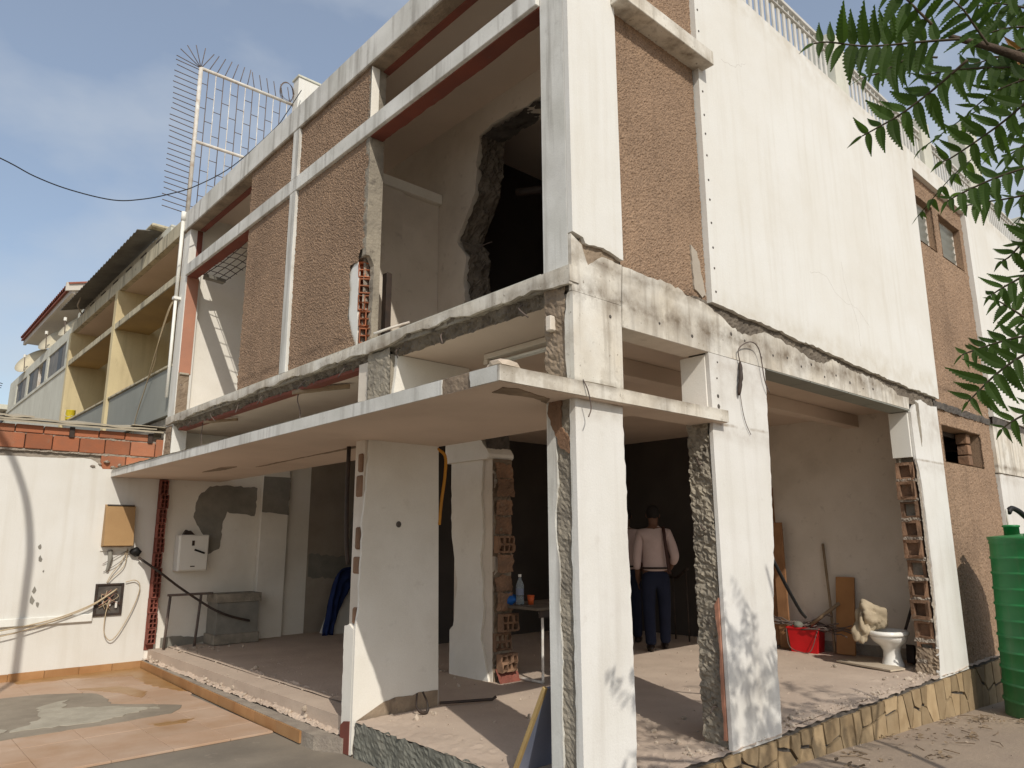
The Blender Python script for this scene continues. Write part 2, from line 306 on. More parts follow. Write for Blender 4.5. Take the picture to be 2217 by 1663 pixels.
def hollow_brick_bm(w, h, d, nx, nz, wall=0.014, seed=0, rag=0.0):
    """brick with open cells on its -y face; local: x 0..w, y 0..d, z 0..h"""
    rnd = random.Random(seed); bm = bmesh.new()
    cw = (w - wall * (nx + 1)) / nx; ch = (h - wall * (nz + 1)) / nz
    xs = [0]; zs = [0]
    for i in range(nx): xs += [wall + i * (cw + wall), wall + i * (cw + wall) + cw]
    for i in range(nz): zs += [wall + i * (ch + wall), wall + i * (ch + wall) + ch]
    xs.append(w); zs.append(h)
    F = [[bm.verts.new((x, rnd.uniform(-rag, rag), z)) for x in xs] for z in zs]
    for j in range(len(zs) - 1):
        for i in range(len(xs) - 1):
            q = (F[j][i], F[j][i + 1], F[j + 1][i + 1], F[j + 1][i])
            if i % 2 == 1 and j % 2 == 1:
                dep = d * rnd.uniform(0.45, 0.92); B = [bm.verts.new((v.co.x, dep, v.co.z)) for v in q]
                for k in range(4): bm.faces.new((q[k], q[(k + 1) % 4], B[(k + 1) % 4], B[k]))
                bm.faces.new(B)
            else: bm.faces.new(q)
    bk = [bm.verts.new(p) for p in ((0, d, 0), (w, d, 0), (w, d, h), (0, d, h))]; bm.faces.new(bk)
    n, m_ = len(xs) - 1, len(zs) - 1
    bm.faces.new([F[0][i] for i in range(n + 1)] + [bk[1], bk[0]]); bm.faces.new([F[m_][i] for i in range(n + 1)] + [bk[2], bk[3]])
    bm.faces.new([F[j][0] for j in range(m_ + 1)] + [bk[3], bk[0]]); bm.faces.new([F[j][n] for j in range(m_ + 1)] + [bk[2], bk[1]])
    return bm
def chunk_bm(bm, c, r, seed=0, sub=1):
    res = bmesh.ops.create_icosphere(bm, subdivisions=sub, radius=1.0); rnd = random.Random(seed); sc = Vector((rnd.uniform(.7, 1.3), rnd.uniform(.7, 1.2), rnd.uniform(.5, .9)))
    for v in res['verts']:
        k = 1 + 0.45 * noise.noise(v.co * 1.7 + Vector((seed * 5.1, 0, 0))); v.co = Vector((v.co.x * sc.x, v.co.y * sc.y, v.co.z * sc.z)) * r * k + Vector(c)
    return bm

# ================================================================== THE SETTING
def ground_z(x, y): return -0.25 - 0.052 * max(0.0, min(x, 14) - 2.4) * (1 if y < 0.6 else 1)
gb = bmesh.new(); G = {}
gx = [-400, -120, -40, -14, -8] + [-6 + 0.35 * i for i in range(64)] + [18, 24, 40, 120, 400]
gy = [-400, -120, -40, -14] + [-8 + 0.35 * i for i in range(34)] + [5, 9, 14, 24, 60, 160, 400]
for j, y in enumerate(gy):
    for i, x in enumerate(gx):
        G[i, j] = gb.verts.new((x, y, ground_z(x, y) + (0.018 * noise.noise(Vector((x * 1.1, y * 1.1, 0))) if abs(x) < 16 and abs(y) < 10 and x > .9 else 0) - (0.03 if x <= .9 else 0)))
for j in range(len(gy) - 1):
    for i in range(len(gx) - 1): gb.faces.new((G[i, j], G[i + 1, j], G[i + 1, j + 1], G[i, j + 1]))
obj('ground', gb, 'sandy_ground', kind='structure', smooth=True)
rnd = random.Random(3)
# terrace before the left bay: cement apron, tile bed, loose-laid floor tiles
box('terrace', -9, -0.02, -7.5, 7.99, -0.5, -0.252, 'terrace_cement', bev=0.0, kind='structure')
terr = bpy.data.objects['terrace']
def in_patch(x, y): return (-3.4 < x < -0.95 and 4.85 < y < 6.82 - 0.15 * (x + 1.7)) and not (x > -1.15 and y > 6.3)
tw = 0.46; tsrc = None
for i in range(14):
    for j in range(11):
        x0 = -0.075 - (i + 1) * tw; y0 = 3.58 + j * 0.44
        if y0 > 7.9 or x0 < -5.2: continue
        if in_patch(x0 + tw / 2, y0 + .22): continue
        y1 = min(y0 + 0.437, 7.985)
        xr = x0 + tw - 0.003
        if i == 0: xr = -0.16 if y0 < 5.6 else -0.11
        box('tile', x0, xr, y0, y1, -0.25, -0.232 + rnd.uniform(-.001, .001), 'tile', terr, bev=0.002)
prism('screed_patch', [(-3.5, 4.80, 1), (-1.4, 4.86, 1), (-0.6, 4.9, 1), (-0.40, 5.22, 1), (-0.93, 5.78, 1), (-0.90, 6.45, 1), (-1.3, 6.80, 1), (-3.5, 7.15, 0)], 'z', -0.25, -0.2285, 'tile_bed', terr, step=.08, amp=.03, seed=4)
for k, o in enumerate([[(-1.9, 5.1), (-1.2, 5.0), (-0.72, 5.25), (-0.9, 5.6), (-1.35, 5.9), (-1.2, 6.3), (-1.5, 6.1), (-1.6, 5.5)],
                       [(-3.2, 5.0), (-2.3, 5.05), (-1.9, 5.2), (-2.4, 5.35), (-3.2, 5.3)], [(-1.02, 5.35), (-0.62, 5.2), (-0.6, 5.32), (-0.95, 5.5)]]):
    prism('mortar_patch', [(*p, 1.4) for p in o], 'z', -0.229, -0.2235 + k * .001, 'pale_mortar', terr, step=.06, amp=.045, seed=20 + k)
prism('damp_stain', [(-0.05, 7.96, 0), (-1.5, 7.96, 1), (-1.45, 7.72, 1), (-0.95, 7.70, 1), (-0.6, 7.55, 1), (-0.3, 7.40, 1), (-0.27, 6.3, 1), (-0.12, 5.9, 0)], 'z', -0.236, -0.2295, 'damp_tile', terr, step=.06, amp=.05, seed=9)
prism('damp_stain', [(-0.9, 4.6, 1), (-0.5, 4.55, 1), (-0.62, 4.42, 1), (-0.85, 4.45, 1)], 'z', -0.236, -0.2295, 'damp_tile', terr, step=.05, amp=.03, seed=10)
prism('damp_stain', [(-1.0, 6.9, 1), (-0.6, 6.75, 1), (-0.45, 6.2, 1), (-0.6, 5.9, 1), (-0.72, 6.4, 1)], 'z', -0.236, -0.2296, 'damp_tile', terr, step=.05, amp=.04, seed=13)
for k in range(14):
    x1 = -0.0 - k * 0.38
    box('skirting_tile', x1 - 0.376, x1, 7.975, 7.999, -0.24, -0.145 + rnd.uniform(-.003, .003), 'skirting_tile', terr, bev=0.002)
for k in range(10):
    y1 = 7.97 - k * 0.49; y0 = y1 - 0.486; xa = lambda y: -0.035 - (7.97 - y) * 0.026
    prism('skirting_tile', [(xa(y1), y1), (xa(y0), y0), (xa(y0) + 0.02, y0), (xa(y1) + 0.02, y1)], 'z', -0.24, -0.148 + rnd.uniform(-.003, .003), 'skirting_tile', terr)

# ================================================================== THE HOUSE
H = thing('house', 'white two-storey corner house stripped for demolition, with brown pebbledash panels and missing ground floor walls', 'house', (0, 0, -0.5))
# --- floor, step and stone plinth
prism('floor', [(0.05, 0.03), (12, 0.03), (12, 8.0), (0.05, 8.0)], 'z', -0.7, -0.012, 'dusty_floor', H)
rough('floor_surface', (0.30, 0.05, -0.001), (6.0, 0, 0), (0, 7.94, 0), 0.10, (0, 0, 1), 0.006, 2.5, 'dusty_floor', H, seed=2, smooth=True)
rough('floor_edge', (-0.01, 2.66, -0.135), (0.40, 0, 0.137), (0, 5.33, 0), 0.03, (0, 0, 1), 0.020, 9, 'dusty_floor', H, seed=5, edge=.0)
prism('kerb', [(0.05, 7.99), (-0.02, 7.99), (-0.15, 2.85), (-0.03, 2.6), (0.05, 2.6)], 'z', -0.6, -0.142, 'mortar', H)
rough('threshold_face', (-0.005, 0.2, -0.7), (0, 2.25, 0), (0, 0, 0.705), 0.02, (-1, 0, 0), 0.012, 12, 'green_grey_paint', H, seed=8, edge=.02)
rough('floor_lip', (-0.005, 0.22, 0.002), (0, 2.25, 0), (0.36, 0, 0), 0.05, (0, 0, 1), 0.010, 8, 'dusty_floor', H, seed=6, edge=.03)
rough('floor_lip', (0.45, -0.012, -0.004), (8.2, 0, 0), (0, 0.42, 0), 0.05, (0, 0, 1), 0.016, 7, 'dusty_floor', H, seed=7, edge=.035)
plinth = rough('plinth', (0.2, 0.012, -0.9), (8.6, 0, 0), (0, 0, 0.885), 0.06, (0, -1, 0), 0.006, 9, 'dark_mortar', H, seed=3)
# crazy paving on the plinth: voronoi cells, tall ones, each its own stone
def voronoi(seeds, x0, x1, y0, y1, ax=1.0):
    cells = []
    for i, (sx, sy) in enumerate(seeds):
        poly = [(x0, y0), (x1, y0), (x1, y1), (x0, y1)]
        for j, (tx, ty) in enumerate(seeds):
            if i == j or abs(tx - sx) > 1.2: continue
            mx, my = (sx + tx) / 2, (sy + ty) / 2; dx, dy = (tx - sx), (ty - sy) * ax; new = []
            for k in range(len(poly)):
                a, b = poly[k], poly[(k + 1) % len(poly)]
                da = (a[0] - mx) * dx + (a[1] - my) * dy; db = (b[0] - mx) * dx + (b[1] - my) * dy
                if da <= 0: new.append(a)
                if da * db < 0:
                    t = da / (da - db); new.append((a[0] + (b[0] - a[0]) * t, a[1] + (b[1] - a[1]) * t))
            poly = new
            if len(poly) < 3: break
        if len(poly) >= 3: cells.append(poly)
    return cells
rs = random.Random(11); seeds = []
x = 0.2
while x < 8.75:
    z_top, z_bot = -0.015, ground_z(x, 0)
    if rs.random() < 0.35: seeds.append((x, rs.uniform(z_bot, z_top)))
    else: seeds += [(x + rs.uniform(-.03, .03), rs.uniform(z_bot - .05, z_bot + .1)), (x + rs.uniform(-.05, .05), rs.uniform(z_top - .08, z_top + .02))]
    x += rs.uniform(0.12, 0.30)
for poly in voronoi(seeds, 0.2, 8.75, -0.80, -0.03, 0.5):
    cx_ = sum(p[0] for p in poly) / len(poly); cz_ = sum(p[1] for p in poly) / len(poly); pp = []
    for (px, pz) in poly:
        d = math.hypot(px - cx_, pz - cz_); k = max(0.3, 1 - 0.017 / max(d, .02)); pp.append((cx_ + (px - cx_) * k, cz_ + (pz - cz_) * k))
    ar = abs(sum(pp[i][0] * pp[(i + 1) % len(pp)][1] - pp[(i + 1) % len(pp)][0] * pp[i][1] for i in range(len(pp)))) / 2
    if ar < 0.0015: continue
    prism('stone', [(*p, 1) for p in pp], 'y', -0.010 - rs.uniform(0, .004), 0.015, 'cladding_stone', plinth, step=.05, amp=.008, seed=int(cx_ * 100))

# --- slabs, roof, outer shell
box('upper_floor', 0.11, 12, 0.05, 7.98, 2.955, 3.11, 'ceiling_paint', H, bev=0)
box('roof_slab', 0.10, 12, 0.10, 7.98, 6.20, 6.242, 'ceiling_paint', H, bev=0)
box('roof_topping', 0.9, 12, 0.3, 7.9, 6.243, 6.38, 'weathered_white', H, bev=0)
box('back_wall', 11.8, 12.0, 0.1, 8.0, -0.4, 6.1, 'unlit_plaster', H, bev=0)
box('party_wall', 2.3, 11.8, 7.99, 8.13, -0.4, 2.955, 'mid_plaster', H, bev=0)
box('party_wall', 0.20, 11.8, 7.72, 7.92, 3.11, 6.2, 'inner_white', H, bev=0)
ew = box('end_wall', 0.0, 2.3, 8.0, 8.13, -0.4, 2.955, 'inner_white', H, bev=0)
box('pilaster', 1.46, 1.90, 7.90, 7.999, -0.1, 2.955, 'inner_white', H, bev=.01)
prism('cement_patch', [(0.70, 2.20, 1), (0.9, 2.22, 1), (1.42, 2.20, 1), (1.40, 1.78, 1), (0.98, 1.84, 1), (0.93, 1.70, 1), (0.90, 1.30, 1), (0.72, 1.22, 1), (0.66, 1.5, 1), (0.5, 1.75, 1), (0.55, 2.05, 1)], 'y', 7.994, 8.02, 'cement', H, amp=.02, seed=31)
prism('cement_patch', [(1.47, 2.38, 0), (1.905, 2.38, 1), (1.905, 1.80, 1), (1.47, 1.84, 0)], 'y', 7.893, 7.92, 'cement', H, amp=.015, seed=32)
prism('cement_patch', [(2.32, 1.2, 1), (3.0, 1.15, 1), (3.1, 2.2, 1), (4.5, 2.2, 1), (4.5, 0.75, 1), (2.32, 0.85, 0)], 'y', 7.98, 8.02, 'cement', H, amp=.04, seed=33)
prism('skirting', [(0.2, -0.05), (0.2, .12, 1), (1.44, .10)], 'y', 7.985, 8.02, 'cement', H, amp=.02, seed=35)
# --- corner column
cc = box('corner_column', 0.022, 0.455, 0.035, 0.238, -0.9, 2.96, 'concrete', H, bev=0)
prism('plaster_face', [(0.0, -0.9), (0.455, -0.9), (0.468, -0.3, 1), (0.472, 1.1, 1.4), (0.455, 2.28, 0), (0.0, 2.28)], 'y', 0.0, 0.034, 'column_plaster', cc, step=.05, amp=.008, seed=1)
prism('plaster_face', [(0.0, 2.36), (0.47, 2.36), (0.478, 2.96), (0.0, 2.96)], 'y', 0.0, 0.034, 'stained_plaster', cc)
prism('plaster_face', [(0.17, -0.9, 1), (0.155, 1.2, 1), (0.19, 1.5, 1), (0.165, 1.75, 1), (0.17, 2.05, 1), (0.225, 2.28, 0), (0.25, 2.28), (0.25, -0.9)], 'x', 0.0, 0.02, 'grey_streaked_plaster', cc, step=.04, amp=.008, seed=2)
prism('plaster_face', [(0.035, -0.9), (0.045, -0.9, 1), (0.055, 1.0, 1), (0.045, 2.28, 0), (0.035, 2.28)], 'x', 0.0, 0.02, 'grey_streaked_plaster', cc, step=.05, amp=.008, seed=3)
rough('exposed_concrete', (0.012, 0.04, -0.9), (0, 0.14, 0), (0, 0, 3.2), 0.016, (-1, 0, 0), 0.009, 22, 'concrete', cc, seed=4, edge=.0)
rough('exposed_concrete', (0.010, 0.075, 2.36), (0, 0.185, 0), (0, 0, 0.66), 0.018, (-1, 0, 0), 0.013, 14, 'brown_concrete', cc, seed=5, edge=.015)
prism('plaster_face', [(0.036, 2.36), (0.062, 2.40, 1), (0.075, 2.7, 1), (0.05, 2.95, 0), (0.036, 2.96)], 'x', 0.0, 0.02, 'stained_plaster', cc, step=.04, amp=.008, seed=8)
box('plaster_stub', -0.035, 0.02, 0.165, 0.215, 2.73, 2.83, 'inner_plaster', cc, bev=.006)
prism('brick_break', [(0.12, 2.27, 1), (0.22, 2.27, 1), (0.24, 2.20, 1), (0.14, 1.98, 1), (0.06, 1.93, 1), (0.055, 2.03, 1), (0.13, 2.1, 1)], 'x', -0.004, 0.015, 'old_brick', cc, amp=.012, step=.02, seed=9)
uc = box('corner_column', 0.012, 0.505, 0.03, 0.255, 3.12, 6.4, 'concrete', H, bev=0)
prism('plaster_face', [(0.0, 3.36, 0), (0.10, 3.345, .3), (0.12, 3.31, 1), (0.3, 3.325, 1), (0.505, 3.29, 0), (0.515, 6.4), (0.0, 6.4)], 'y', -0.012, 0.029, 'white_plaster', uc, step=.03, amp=.012, seed=12)
prism('plaster_face', [(0.0, 2.965), (0.478, 2.965), (0.505, 3.26, 1), (0.30, 3.265, 1), (0.16, 3.17, 1), (0.10, 3.30, 0), (0.0, 3.35)], 'y', 0.004, 0.031, 'stained_plaster', uc, step=.03, amp=.010, seed=13)
box('plaster_face', 0.0, 0.03, 0.031, 0.262, 3.12, 6.4, 'grey_streaked_plaster', uc, bev=.004)
rough('exposed_concrete', (0.09, 0.016, 3.14), (0.41, 0, 0), (0, 0, 0.22), 0.02, (0, -1, 0), 0.009, 14, 'brown_concrete', uc, seed=14)
# --- side beam, two side columns (plaster skin over concrete)
bm_ = box('side_beam', 0.47, 6.36, 0.032, 0.22, 2.835, 3.2, 'concrete', H, bev=0)
prism('plaster_face', [(0.482, 2.812), (5.50, 2.825), (5.52, 2.96, 0), (5.2, 2.95, 1), (5.05, 3.01, 1), (4.2, 3.045, 1), (3.6, 3.075, 1), (3.45, 3.02, 1), (3.2, 3.03, 1), (2.95, 3.085, 1), (2.35, 3.12, 1), (2.15, 3.06, 1), (1.95, 3.06, 1), (1.7, 3.15, 1), (1.45, 3.205, 1), (0.9, 3.245, .3), (0.509, 3.25)], 'y', 0.0, 0.031, 'stained_plaster', bm_, step=.035, amp=.022, seed=15)
rough('exposed_concrete', (1.35, 0.020, 2.90), (5.1, 0, 0), (0, 0, 0.34), 0.02, (0, -1, 0), 0.012, 15, 'dark_concrete', bm_, seed=16, jit=.9)
for k in range(5):
    box('soffit_panel', 0.49 if k == 0 else 2.38 + (k - 1) * 0.79, 1.50 if k == 0 else 2.38 + (k - 1) * 0.79 + 0.775, 0.004, 0.22, 2.806 + .003 * (k == 0), 2.83, 'grey_panel' if k else 'inner_plaster', bm_, bev=.003)
c2 = box('side_column', 1.535, 2.16, 0.032, 0.20, -0.03, 2.83, 'concrete', H, bev=0)
prism('plaster_face', [(1.50, -0.03, 0), (2.165, -0.03), (2.175, 0.02, 1), (2.19, 0.9, 1), (2.23, 1.15, 1.6), (2.27, 1.40, 1), (2.31, 2.0, .6), (2.345, 2.811, 0), (1.506, 2.811), (1.515, 2.27), (1.50, 2.2, 0)], 'y', 0.0, 0.031, 'column_plaster', c2, step=.045, amp=.012, seed=17)
rough('exposed_concrete', (1.512, 0.036, -0.1), (0, 0.20, 0), (0, 0, 2.38), 0.016, (-1, 0, 0), 0.022, 13, 'concrete', c2, seed=18, edge=.012, fine=.9)
prism('plaster_chip', [(0.036, 0.05), (0.06, 0.05, 1), (0.05, 0.6, 1), (0.07, 0.95, 0), (0.036, 1.0)], 'x', 1.485, 1.51, 'salmon_paint', c2, amp=.008, seed=19)
box('plaster_face', 1.502, 1.54, 0.034, 0.26, 2.36, 2.80, 'inner_white', c2, bev=.004)
rough('broken_edge', (2.14, 0.03, -0.02), (0, 0.2, 0), (0.19, 0, 2.8), 0.025, (1, 0, 0), 0.018, 11, 'brown_concrete', c2, seed=21, edge=.01)
c3 = box('side_column', 5.60, 6.36, 0.032, 0.24, -0.5, 3.0, 'concrete', H, bev=0)
prism('plaster_face', [(5.47, -0.03), (6.37, -0.03), (6.40, 2.96, 0), (6.2, 2.94, 1), (5.9, 2.985, 1), (5.75, 2.96, 1), (5.53, 2.80, 0), (5.54, 2.25, 1), (5.60, 2.05, 1), (5.615, 1.2, 1), (5.59, .75, 1), (5.54, .35, 1), (5.47, 0.04, 0)], 'y', 0.0, 0.031, 'column_plaster', c3, step=.05, amp=.010, seed=22)
prism('exposed_concrete', [(5.70, 2.94, 1), (5.80, 2.93, 1), (5.79, 2.55, 1), (5.75, 2.42, 1), (5.72, 2.6, 1)], 'y', -0.003, 0.02, 'concrete', c3, step=.03, amp=.012, seed=23)
box('jamb_panel', 5.50, 5.53, 0.03, 0.235, 2.29, 2.80, 'enamel', c3, bev=.003)
nb = 10
for k in range(nb):   # broken hollow bricks, cavities open to -x
    h = 0.212; w = 0.185; b = obj('brick', hollow_brick_bm(w, h - .012, 0.10, 1, 1, wall=.034, seed=k, rag=.012), 'old_brick', c3, world=False)
    b.location = Vector((5.515 + .03 * math.sin(k * 2.1) + (0.0 if k > 0 else .04), 0.225, 0.13 + k * h)) - root_loc(c3); b.rotation_euler = (0, 0, R(-90))
rough('mortar_bed', (5.635, 0.0, -0.02), (0, 0.24, 0), (0, 0, 2.3), 0.03, (-1, 0, 0), 0.008, 12, 'mortar', c3, seed=24)
rough('mortar_bed', (5.53, 0.014, -0.02), (0.09, 0, 0), (0, 0, 2.3), 0.02, (0, -1, 0), 0.010, 14, 'mortar', c3, seed=26, edge=.02)
for k in range(10): rough('mortar_joint', (5.512, 0.02, 0.105 + k * .212), (0, 0.205, 0), (0, 0, .04), .012, (-1, 0, 0), .014, 22, 'mortar', c3, seed=27 + k, edge=.012)
rough('rubble_foot', (5.46, 0.0, 0.0), (0, 0.24, 0), (0.07, 0, 0.26), 0.02, (-1, 0, 0), 0.03, 9, 'brown_concrete', c3, seed=25)
# --- canopy
cano = prism('canopy', [(-0.66, -0.05), (1.62, -0.05), (1.62, 0.20), (0.80, 0.20), (0.84, 7.995), (-0.62, 7.995)], 'z', 2.268, 2.365, 'ceiling_paint', H)
prism('fascia_strip', [(-0.05 + .003, 2.272), (0.19, 2.272, 1), (0.20, 2.362, 0), (-0.05 + .003, 2.362)], 'x', -0.672, -0.655, 'grey_streaked_plaster', cano, step=.03, amp=.008, seed=40)
fs2 = obj('fascia_strip', prism_bm(bmesh.new(), jag([(-0.669, 0.47), (-0.632, 7.99), (-0.60, 7.99), (-0.64, 0.47)]), 'z', 2.270, 2.362), 'grey_streaked_plaster', cano)
rough('exposed_concrete', (-0.663, 0.18, 2.271), (0.002, 0.32, 0), (0, 0, 0.092), 0.02, (-1, 0, 0), 0.004, 20, 'brown_concrete', cano, seed=41)
prism('fascia_strip', [(-0.672, 2.272), (1.622, 2.272), (1.622, 2.361), (-0.672, 2.361)], 'y', -0.066, -0.045, 'stained_plaster', cano)
rough('canopy_top', (-0.655, -0.045, 2.368), (1.45, 0, 0), (0, 8.0, 0), 0.06, (0, 0, 1), 0.006, 9, 'weathered_white', cano, seed=42)
prism('soffit_crack', [(-0.55, 0.05, 1), (-0.45, 0.02, 1), (-0.1, 0.12, 1), (0.0, 0.25, 1), (-0.2, 0.16, 1), (-0.5, 0.2, 1)], 'z', 2.262, 2.272, 'brown_concrete', cano, amp=.012, step=.04, seed=43)
prism('soffit_crack', [(0.18, 2.95, 1), (0.25, 3.0, 1), (0.25, 3.9, 1), (0.31, 5.3, 1), (0.28, 5.4, 1), (0.215, 3.6, 1)], 'z', 2.262, 2.272, 'brown_concrete', cano, amp=.012, step=.06, seed=44)
prism('soffit_crack', [(0.0, 5.7, 1), (0.10, 5.5, 1), (0.14, 6.0, 1), (0.05, 6.5, 1)], 'z', 2.262, 2.272, 'brown_concrete', cano, amp=.012, step=.05, seed=45)
# --- front: pier, stub, slab ledge
pier = prism('pier', [(0.03, 2.515), (0.80, 2.515), (0.80, 2.665), (0.03, 2.665)], 'z', -0.4, 2.96, 'inner_plaster', H)
prism('plaster_face', [(-0.01, -0.25, 0), (0.03, -0.02, 1), (0.84, -0.02, 0), (0.80, 2.27), (0.06, 2.27, 1), (0.05, 2.05, 1), (0.02, 1.5, 1), (0.015, 0.95, 1), (-0.01, 0.70, 0)], 'y', 2.49, 2.514, 'inner_white', pier, step=.05, amp=.010, seed=46)
prism('plaster_face', [(2.516, -0.25), (2.66, -0.25, 1), (2.665, 0.72, 1), (2.59, 0.74, 1), (2.516, 0.70)], 'x', -0.012, 0.03, 'inner_white', pier, step=.05, amp=.010, seed=47)
for k, (z0, dz) in enumerate(((0.74, .17), (0.93, .19), (1.14, .18), (1.34, .20), (1.56, .2), (1.78, .2), (1.99, .2))):
    b = obj('brick', bx(bmesh.new(), 0.004 + .014 * ((k * 5) % 3), .06, 2.525, 2.585 + .022 * ((k * 7) % 3), z0, z0 + dz - (.015 if k % 2 else .04), .012), 'red_brick' if k % 3 == 1 else 'old_brick', pier)
prism('paint_band', [(0.03, 0.0), (0.83, 0.0), (0.83, 0.13, 1), (0.28, 0.11, 0)], 'y', 2.484, 2.5, 'brown_concrete', pier, amp=.02, seed=48)
prism('paint_band', [(2.52, -0.25), (2.66, -0.25), (2.66, -0.05, 1), (2.52, 0.0)], 'x', -0.018, 0.0, 'red_paint', pier, amp=.02, seed=49)
bm = bmesh.new(); lathe_bm(bm, [(0.028, 0), (0.02, .008)], (0, 0, 0), 10); bmesh.ops.rotate(bm, verts=bm.verts, matrix=Matrix.Rotation(R(90), 3, 'X')); bmesh.ops.translate(bm, verts=bm.verts, vec=(0.38, 2.489, 1.55)); obj('wall_hole', bm, 'dark_mortar', pier)
stub = box('concrete_stub', 0.02, 0.30, 2.13, 2.46, 2.37, 2.96, 'concrete', H, bev=0)
rough('exposed_concrete', (0.008, 2.12, 2.37), (0, 0.35, 0), (0, 0, 0.64), 0.022, (-1, 0, 0), 0.012, 12, 'concrete', stub, seed=51, edge=.012)
prism('plaster_face', [(0.0, 2.37, 1), (0.06, 2.95, 0), (0.84, 2.95), (0.84, 2.37)], 'y', 2.09, 2.128, 'inner_white', stub, amp=.012, seed=52)
box('transom_wall', 0.30, 0.80, 2.13, 2.46, 2.37, 2.955, 'inner_plaster', H, bev=0)
led = prism('floor_ledge', [(0.0, 3.02), (7.9, 3.02), (7.9, 3.115), (0.0, 3.115)], 'x', 0.0, 0.06, 'concrete', H)
prism('plaster_face', [(0.0, 3.128), (0.0, 3.0, 1), (0.35, 3.045, 1), (0.8, 3.03, 1), (1.3, 3.06, 1), (1.9, 3.05, 1), (2.3, 3.02, 1), (2.7, 3.045, 1), (3.4, 3.03, 1), (4.2, 3.055, 1), (5.2, 3.03, 1), (6.2, 3.06, 1), (7.0, 3.035, 1), (7.9, 3.02, 0), (7.9, 3.128)], 'x', -0.03, 0.0, 'stained_plaster', led, step=.06, amp=.016, seed=53)
rough('broken_underside', (-0.015, 0.05, 3.075), (0.0, 7.8, 0), (0.09, 0, -0.135), 0.018, (-.8, 0, -.6), 0.020, 14, 'dark_concrete', led, seed=54, edge=.02, fine=.9, jit=.9)
prism('red_soffit', [(0.06, 2.5, 1), (0.06, 7.6, 1), (0.17, 7.6), (0.17, 2.5)], 'z', 2.928, 2.957, 'red_paint', led, amp=.01, seed=55)
box('plaster_face', -0.03, 0.058, -0.006, -0.001, 3.02, 3.128, 'stained_plaster', led, bev=0)
box('ledge_top', -0.028, 0.12, 0.262, 7.88, 3.117, 3.135, 'weathered_white', led, bev=0)
# --- mid rail, fascia, mullions
rail = box('mid_rail', -0.035, 0.11, 0.263, 7.62, 5.19, 5.355, 'grey_streaked_plaster', H)
for (a, b) in ((0.263, 2.60), (5.40, 7.62)):
    prism('red_soffit', [(0.0, a), (0.0, b), (0.135, b, 1), (0.135, a)], 'z', 5.178, 5.192, 'red_paint', rail, amp=.008, seed=int(a * 10))
fas = box('roof_fascia', -0.04, 0.20, 0.264, 7.93, 5.955, 6.245, 'grey_streaked_plaster', H)
box('soffit_board', -0.02, 0.2, 0.264, 7.9, 5.94, 5.957, 'brown_concrete', fas, bev=0)
for (a, b) in ((0.264, 2.58), (5.44, 7.6)): box('red_soffit', 0.12, 0.19, a, b, 5.925, 5.941, 'red_paint', fas, bev=0)
mu = box('mullion', -0.032, 0.03, 4.075, 4.225, 3.13, 5.19, 'grey_streaked_plaster', H); box('mullion', -0.032, 0.03, 4.075, 4.225, 5.355, 5.955, 'grey_streaked_plaster', H)
# --- pebbledash panels on the front
def pebble_front(a, b, z0, z1, seed, skip=None):
    p = prism('pebbledash_panel', [(a + .02, z0), (b - .02, z0), (b - .02, z1), (a + .02, z1)], 'x', 0.025, 0.15, 'inner_plaster', H) if not skip else box('pebbledash_panel', 0.025, 0.15, a + .22, b - .03, z0, z1, 'inner_plaster', H, bev=0)
    rough('pebble_face', (0.0, a, z0), (0, b - a, 0), (0, 0, z1 - z0), 0.0105, (-1, 0, 0), 0.0034, 140, 'pebbledash', p, seed=seed, edge=.03, skip=skip, fine=.8, jit=2.2)
    return p
def notch(u, v):
    y = 2.61 + u * 1.465; z = 3.13 + v * 2.06
    if z > 4.06: return False
    w = 0.085 if z > 3.95 else (0.24 if z > 3.42 else 0.24 - (3.42 - z) * 0.55)
    return y < 2.61 + w + 0.02 * noise.noise(Vector((z * 9, 0, 0)))
p1 = pebble_front(2.61, 4.075, 3.13, 5.19, 61, notch)
pebble_front(2.61, 4.075, 5.355, 5.955, 62); pebble_front(4.225, 5.42, 3.13, 5.19, 63); pebble_front(4.225, 5.44, 5.355, 5.955, 64)
bm = bmesh.new(); bx(bm, 0.03, .15, 2.64, 2.84, 4.0, 5.19); obj('panel_core', bm, 'concrete', p1)
prism('jamb', [(0.0, 3.99, 1), (0.0, 5.19), (0.155, 5.19), (0.155, 3.13), (0.085, 3.13, 1), (0.09, 3.9, 1), (0.04, 3.99, 1)], 'y', 2.575, 2.64, 'concrete', p1, amp=.010, step=.04, seed=65)
box('jamb', 0.0, 0.155, 2.575, 2.64, 5.355, 5.935, 'concrete', p1, bev=.003); box('plaster_face', -.01, 0.075, 2.568, 2.578, 5.355, 5.935, 'inner_white', p1, bev=.002)
prism('plaster_chip', [(2.70, 3.14), (2.76, 3.14, 1), (2.86, 3.45, 1), (2.88, 3.9, 1), (2.76, 3.98, 1), (2.72, 3.9, 1), (2.70, 3.4, 1)], 'x', 0.012, 0.03, 'enamel', p1, amp=.010, step=.04, seed=66)
for k in range(5):
    b = obj('brick', hollow_brick_bm(0.125, 0.148, 0.09, 2 if k != 3 else 1, 2, wall=.011, seed=70 + k, rag=.014), 'red_brick', p1, world=False)
    b.location = Vector((0.005, 2.70 + .015 * math.sin(k * 1.7) - (0.05 if k < 2 else 0), 3.16 + k * 0.162)) - root_loc(p1); b.rotation_euler = (0, 0, R(-32))
rough('mortar_bed', (0.04, 2.67, 3.13), (0.11, 0.03, 0), (0, 0, .9), 0.02, (0, -1, 0), .012, 13, 'mortar', p1, seed=76)
